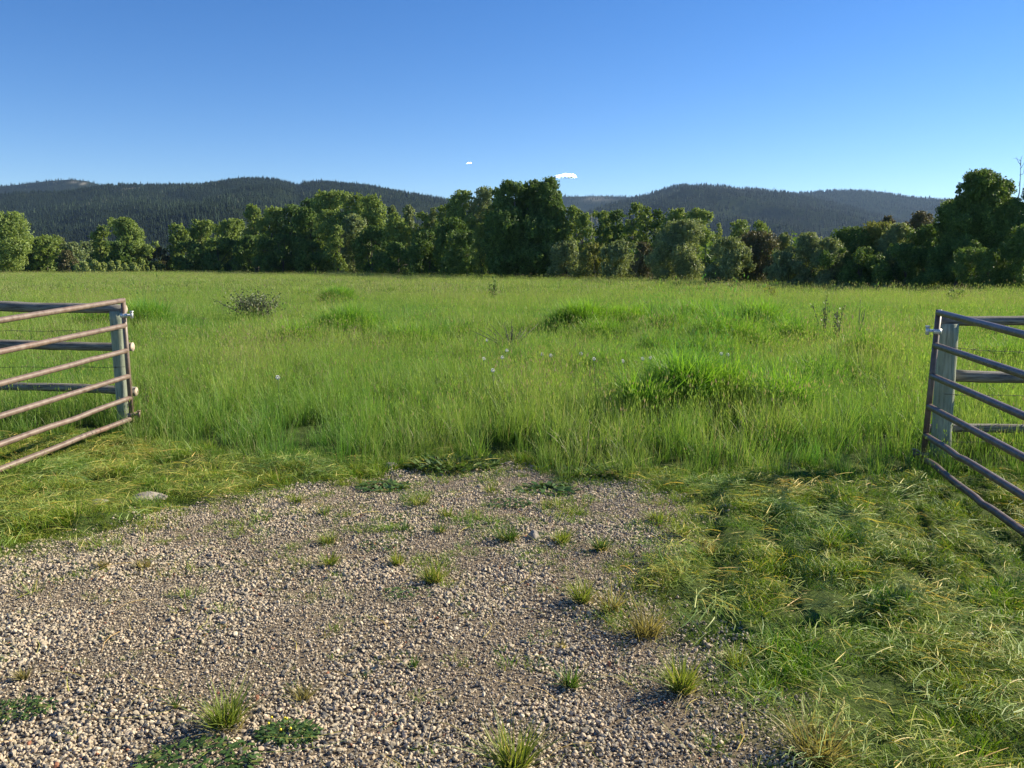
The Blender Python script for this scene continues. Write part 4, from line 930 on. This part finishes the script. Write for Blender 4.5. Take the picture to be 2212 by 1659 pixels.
weed(430, 1650, 230, 420, .028, "dark toothed leaf weeds at the bottom left edge", 2)
weed(45, 1530, 130, 300, .022, "dark flat weed mat at the lower left edge", 3)
weed(830, 1052, 110, 220, .055, "broadleaf weeds at the top left corner of the gravel", 4)
weed(980, 1012, 190, 520, .06, "dark leafy weeds at the foot of the tall grass, picture centre", 5, up=1.2)
weed(1180, 1060, 130, 220, .065, "dock leaves lying at the top of the gravel right of centre", 6)
weed(1100, 1092, 90, 160, .035, "small weed patch below the dock leaves", 7)
weed(880, 1290, 110, 120, .022, "thin dark weed with reddish stems in the middle of the gravel", 8)
weed(820, 1185, 110, 130, .02, "sparse creeping weed at left mid gravel", 9)
weed(1280, 1026, 150, 380, .055, "weeds under the tall grass right of centre", 10, up=1.0)
weed(1560, 1300, 160, 420, .025, "dark clover patch in the mown grass on the right", 11)
weed(2110, 1390, 60, 90, .045, "bright notched leaf weed in the mown grass at the lower right", 12, up=1.2)
weed(1940, 1345, 60, 80, .035, "small bright leaf weed above the loose cut stalks on the right", 13, up=1.2)

def rock(u, v, wpx, hpx, label, seed):
    import bmesh
    p_ = gp(u, v); d = math.hypot(p_[1], CAMH); W = wpx / FPX * d / 2; H = hpx / FPX * d; r = np.random.default_rng(seed)
    bm = bmesh.new(); bmesh.ops.create_icosphere(bm, subdivisions=3, radius=1)
    for q_ in bm.verts:
        f = 1 + .10 * math.sin(q_.co.x * 4 + seed) + .09 * math.sin(q_.co.y * 5 + 1) + .03 * r.normal(); q_.co = Vector((q_.co.x * W * f, q_.co.y * W * .8 * f, q_.co.z * H * .75 * f + H * .2))
    me = bpy.data.meshes.new("rock"); bm.to_mesh(me); bm.free(); me.materials.append(M['rock'])
    return tag(link("rock", me, None, (p_[0], p_[1], 0)), label, "rock")
rock(1152, 1164, 26, 18, "small round rock on the gravel between two green tufts", 1)
rock(322, 1078, 76, 14, "flat pinkish rock half buried in the left grass strip", 2)
rock(218, 1090, 44, 12, "dull flat rock left of the pinkish one in the grass", 3)
rock(845, 1010, 26, 12, "dark lump of stone at the foot of the tall grass", 4)

# ------------------------------------------------------------------ hills and their forest
def ridge(pts, D):
    P = np.array([at(u, v, D) for u, v in pts]); o = np.argsort(P[:, 0]); return P[o, 0], P[o, 2]
def make_hill(name, pts, D, Y0, u0, u1, seed, rough, barelist, back=1.25, px=1.15):
    X, Zr = ridge(pts, D); Zr = Zr - 6; na = 260; nb = 90
    a = np.linspace((u0 - CX) / FPX, (u1 - CX) / FPX, na); t = np.linspace(0, back, nb)
    Aa, Tt = np.meshgrid(a, t); Yy = Y0 + (D - Y0) * Tt; Xx = Aa * Yy * 1.0
    def hz(Xx, Yy):
        Tt = (Yy - Y0) / (D - Y0); R_ = np.interp(Xx * D / Yy, X, Zr)
        pr = np.where(Tt < 1, np.clip(Tt, 0, 1) ** px, 1 - (Tt - 1) * 1.6)
        gul = snoise(Xx, Yy, 900, seed, 4) * rough
        return R_ * (pr + gul * np.sin(np.clip(Tt, 0, 1) * math.pi) ** 0.9) - 3 * (Tt <= 0.001)
    Zz = hz(Xx, Yy); i_, j_ = np.meshgrid(np.arange(na - 1), np.arange(nb - 1)); q_ = (j_ * na + i_).ravel()
    F_ = np.stack([q_, q_ + 1, q_ + 1 + na, q_ + na], 1)
    def bare(Xx, Yy):
        s = np.zeros(np.shape(Xx))
        for (u, v, Yb, ru, rY, am) in barelist:
            c_ = at(u, v, Yb); s = np.maximum(s, am * np.exp(-(((Xx - c_[0]) / (ru / FPX * Yb)) ** 2 + ((Yy - Yb) / rY) ** 2)))
        return s
    o = link(name, np_mesh(name, np.stack([Xx.ravel(), Yy.ravel(), Zz.ravel()], 1), F_, M['hill'], True, {"bare": np.clip(bare(Xx, Yy).ravel() * 1.3, 0, 1)}))
    tag(o, kind="structure"); return hz, bare, (a[0], a[-1], Y0, D)
def conifer_soup(hz, bare, rngs, n, h0, h1, seed, Ylo=None, skyline=0, pale=0.0):
    r = np.random.default_rng(seed); a0, a1, Y0, D = rngs; Ylo = Ylo or Y0
    Yv = r.uniform(Ylo, D * 1.03, n); av = r.uniform(a0, a1, n)
    if skyline: Yv[:skyline] = D * r.uniform(.985, 1.01, skyline)
    Xv = av * Yv; b = bare(Xv, Yv); cl = snoise(Xv, Yv, 260, seed + 1, 3)
    k = (r.random(n) > b * 1.2) & (r.random(n) < 0.75 + 0.35 * cl); Xv, Yv, cl = Xv[k], Yv[k], cl[k]; n = len(Xv)
    Zv = hz(Xv, Yv); H = r.uniform(h0, h1, n) * np.exp(r.normal(0, .18, n)); Wd = H * r.uniform(.13, .22, n)
    V = []; F_ = []; seg = 5; th = np.arange(seg) / seg * 6.283
    ph = r.random(n) * 6.28
    nv = 0; parts = []
    for (zb, zt, wf) in ((0.08, 0.62, 1.0), (0.42, 1.0, 0.62)):
        ringx = Xv[:, None] + np.cos(th[None] + ph[:, None]) * (Wd * wf)[:, None] * r.uniform(.75, 1.2, (n, seg)); ringy = Yv[:, None] + np.sin(th[None] + ph[:, None]) * (Wd * wf)[:, None]
        ringz = (Zv + H * zb)[:, None] + r.normal(0, .03, (n, seg)) * H[:, None]
        parts.append(np.stack([ringx, ringy, ringz], 2)); parts.append(np.stack([Xv, Yv, Zv + H * zt], 1)[:, None])
    Vv = np.concatenate(parts, 1); nv = Vv.shape[1]; b_ = (np.arange(n) * nv)[:, None]
    for c_ in (0, 1):
        o_ = c_ * (seg + 1)
        for s_ in range(seg): F_.append(b_ + np.array([[o_ + s_, o_ + (s_ + 1) % seg, o_ + seg]]))
    rv = np.clip(r.random(n) * .72 + 0.10 * cl + 0.16 * snoise(Xv, Yv, 700, seed + 9, 3) + (r.random(n) < 0.05 + pale) * .25, 0, 1)
    return Vv.reshape(-1, 3), np.concatenate(F_), np.repeat(rv, nv)
LEFT = [(-500, 438), (-200, 428), (0, 423), (60, 420), (130, 415), (180, 408), (205, 401), (260, 396.5), (330, 397), (380, 396), (430, 396), (480, 390), (520, 384), (560, 382.5), (600, 385), (625, 392), (642, 396), (658, 390), (690, 388), (725, 392), (760, 394), (800, 399), (850, 408), (900, 417), (960, 426), (1040, 440), (1150, 470), (1250, 520), (1320, 560), (1500, 575)]
FARL = [(-600, 440), (-200, 414), (0, 400), (60, 393), (110, 387), (150, 384), (185, 387), (215, 396), (300, 410), (420, 430), (600, 470)]
RIGHT = [(900, 570), (1150, 500), (1300, 445), (1380, 421), (1420, 411), (1455, 400), (1480, 398), (1520, 398), (1560, 399), (1600, 404), (1640, 407), (1690, 412), (1750, 425), (1850, 448), (1950, 475), (2050, 505), (2200, 540), (2400, 565)]
MIDF = [(800, 460), (1000, 438), (1150, 425), (1220, 422), (1270, 421), (1310, 421), (1350, 423), (1400, 426), (1500, 440), (1700, 470)]
RFAR = [(1450, 470), (1600, 430), (1690, 416), (1740, 414), (1800, 410), (1865, 410), (1900, 414), (1960, 422), (2000, 427), (2060, 429), (2150, 436), (2300, 440), (2600, 455)]
specs = [("hill", LEFT, 2300, 760, -350, 1500, 71, .20, [(285, 405, 2150, 16, 40, .35), (60, 560, 900, 1, 1, 0)], 76000, 5, 9.5, 4000, "hill_forest_left"),
         ("hill", FARL, 3600, 2500, -350, 620, 72, .08, [(160, 392, 3570, 10, 16, .4), (180, 396, 3560, 5, 16, .7)], 14000, 7, 11, 1600, ""),
         ("hill", RIGHT, 3100, 1200, 880, 2500, 73, .18, [(1597, 403, 3080, 24, 30, 1.0), (1600, 403, 3090, 20, 20, .6)], 50000, 7.5, 13, 3200, ""),
         ("hill", MIDF, 4400, 3000, 780, 1720, 74, .08, [(1290, 425, 4350, 30, 50, .3)], 12000, 8, 14, 2000, ""),
         ("hill", RFAR, 4200, 2300, 1400, 2700, 75, .10, [(1850, 470, 3300, 1, 1, 0)], 40000, 9, 14, 3200, "")]
Vs, Fs, rs, n0 = [], [], [], 0
for (nm, pts, D, Y0, u0, u1, sd_, ro, bl, n, h0, h1, sk, _) in specs:
    hz_, br, rg = make_hill(nm, pts, D, Y0, u0, u1, sd_, ro, bl)
    rg = rg
    v, f, r_ = conifer_soup(hz_, br, rg, n, h0, h1, sd_ + 100, skyline=sk)
    Vs.append(v); Fs.append(f + n0); rs.append(r_); n0 += len(v)
o = link("conifer_forest", np_mesh("conifer_forest", np.concatenate(Vs), np.concatenate(Fs), M['conifer'], False, {"rnd": np.concatenate(rs)}))
tag(o, "dark conifer forest covering the hills behind the meadow", "forest", kind="stuff")

# ------------------------------------------------------------------ clouds and air
def cloud(u, v, wpx, hpx, Y, label, seed, n):
    import bmesh
    c = at(u, v, Y); W = wpx / FPX * Y; Hh = hpx / FPX * Y; r = np.random.default_rng(seed); bm = bmesh.new()
    from mathutils import Matrix
    for k in range(n):
        x = r.uniform(-.5, .5); prof = 0.42 + 0.45 * math.exp(-((x - .06) / .16) ** 2) + .35 * math.exp(-((x - .38) / .1) ** 2); rr = Hh * r.uniform(.22, .34) * (0.6 + .5 * prof)
        z = -Hh * .5 + rr * .55 + (k % 3 > 0) * r.random() ** 1.3 * Hh * .9 * prof * (1 - (2 * abs(x)) ** 6)
        bmesh.ops.create_icosphere(bm, subdivisions=2, radius=rr, matrix=Matrix.Translation((x * W * .96, r.normal(0, Hh * .4), z)) @ Matrix.Diagonal((r.uniform(1.3, 2.2), 1.4, .75, 1)))
    for q_ in bm.verts: q_.co += Vector(r.normal(0, Hh * .03, 3))
    me = bpy.data.meshes.new("cloud"); bm.to_mesh(me); bm.free(); me.materials.append(M['cloud'])
    me.polygons.foreach_set("use_smooth", np.ones(len(me.polygons), dtype=bool))
    return tag(link("cloud", me, None, tuple(c)), label, "cloud")
cloud(1220, 379, 42, 9.5, 14000, "small white cloud just above the great central tree", 1, 130)
cloud(1012, 352, 11, 3.2, 16000, "tiny white wisp of cloud left of the larger one", 2, 16)

HZD = 0.000045
m = bpy.data.materials.new("haze"); m.use_nodes = True; nt = m.node_tree; nt.nodes.clear()
pv = N(nt, "ShaderNodeVolumePrincipled"); pv.inputs["Density"].default_value = HZD; pv.inputs["Color"].default_value = (0.38, 0.58, 0.95, 1); pv.inputs["Anisotropy"].default_value = 0.2
ou = N(nt, "ShaderNodeOutputMaterial"); nt.links.new(pv.outputs[0], ou.inputs["Volume"])
V, F_ = box((0, 6100, 199), (18600, 12900, 402))
bw = link("haze", np_mesh("haze", V, F_, m)); tag(bw, "thin blue haze in the air between the meadow and the hills", "haze", kind="stuff")
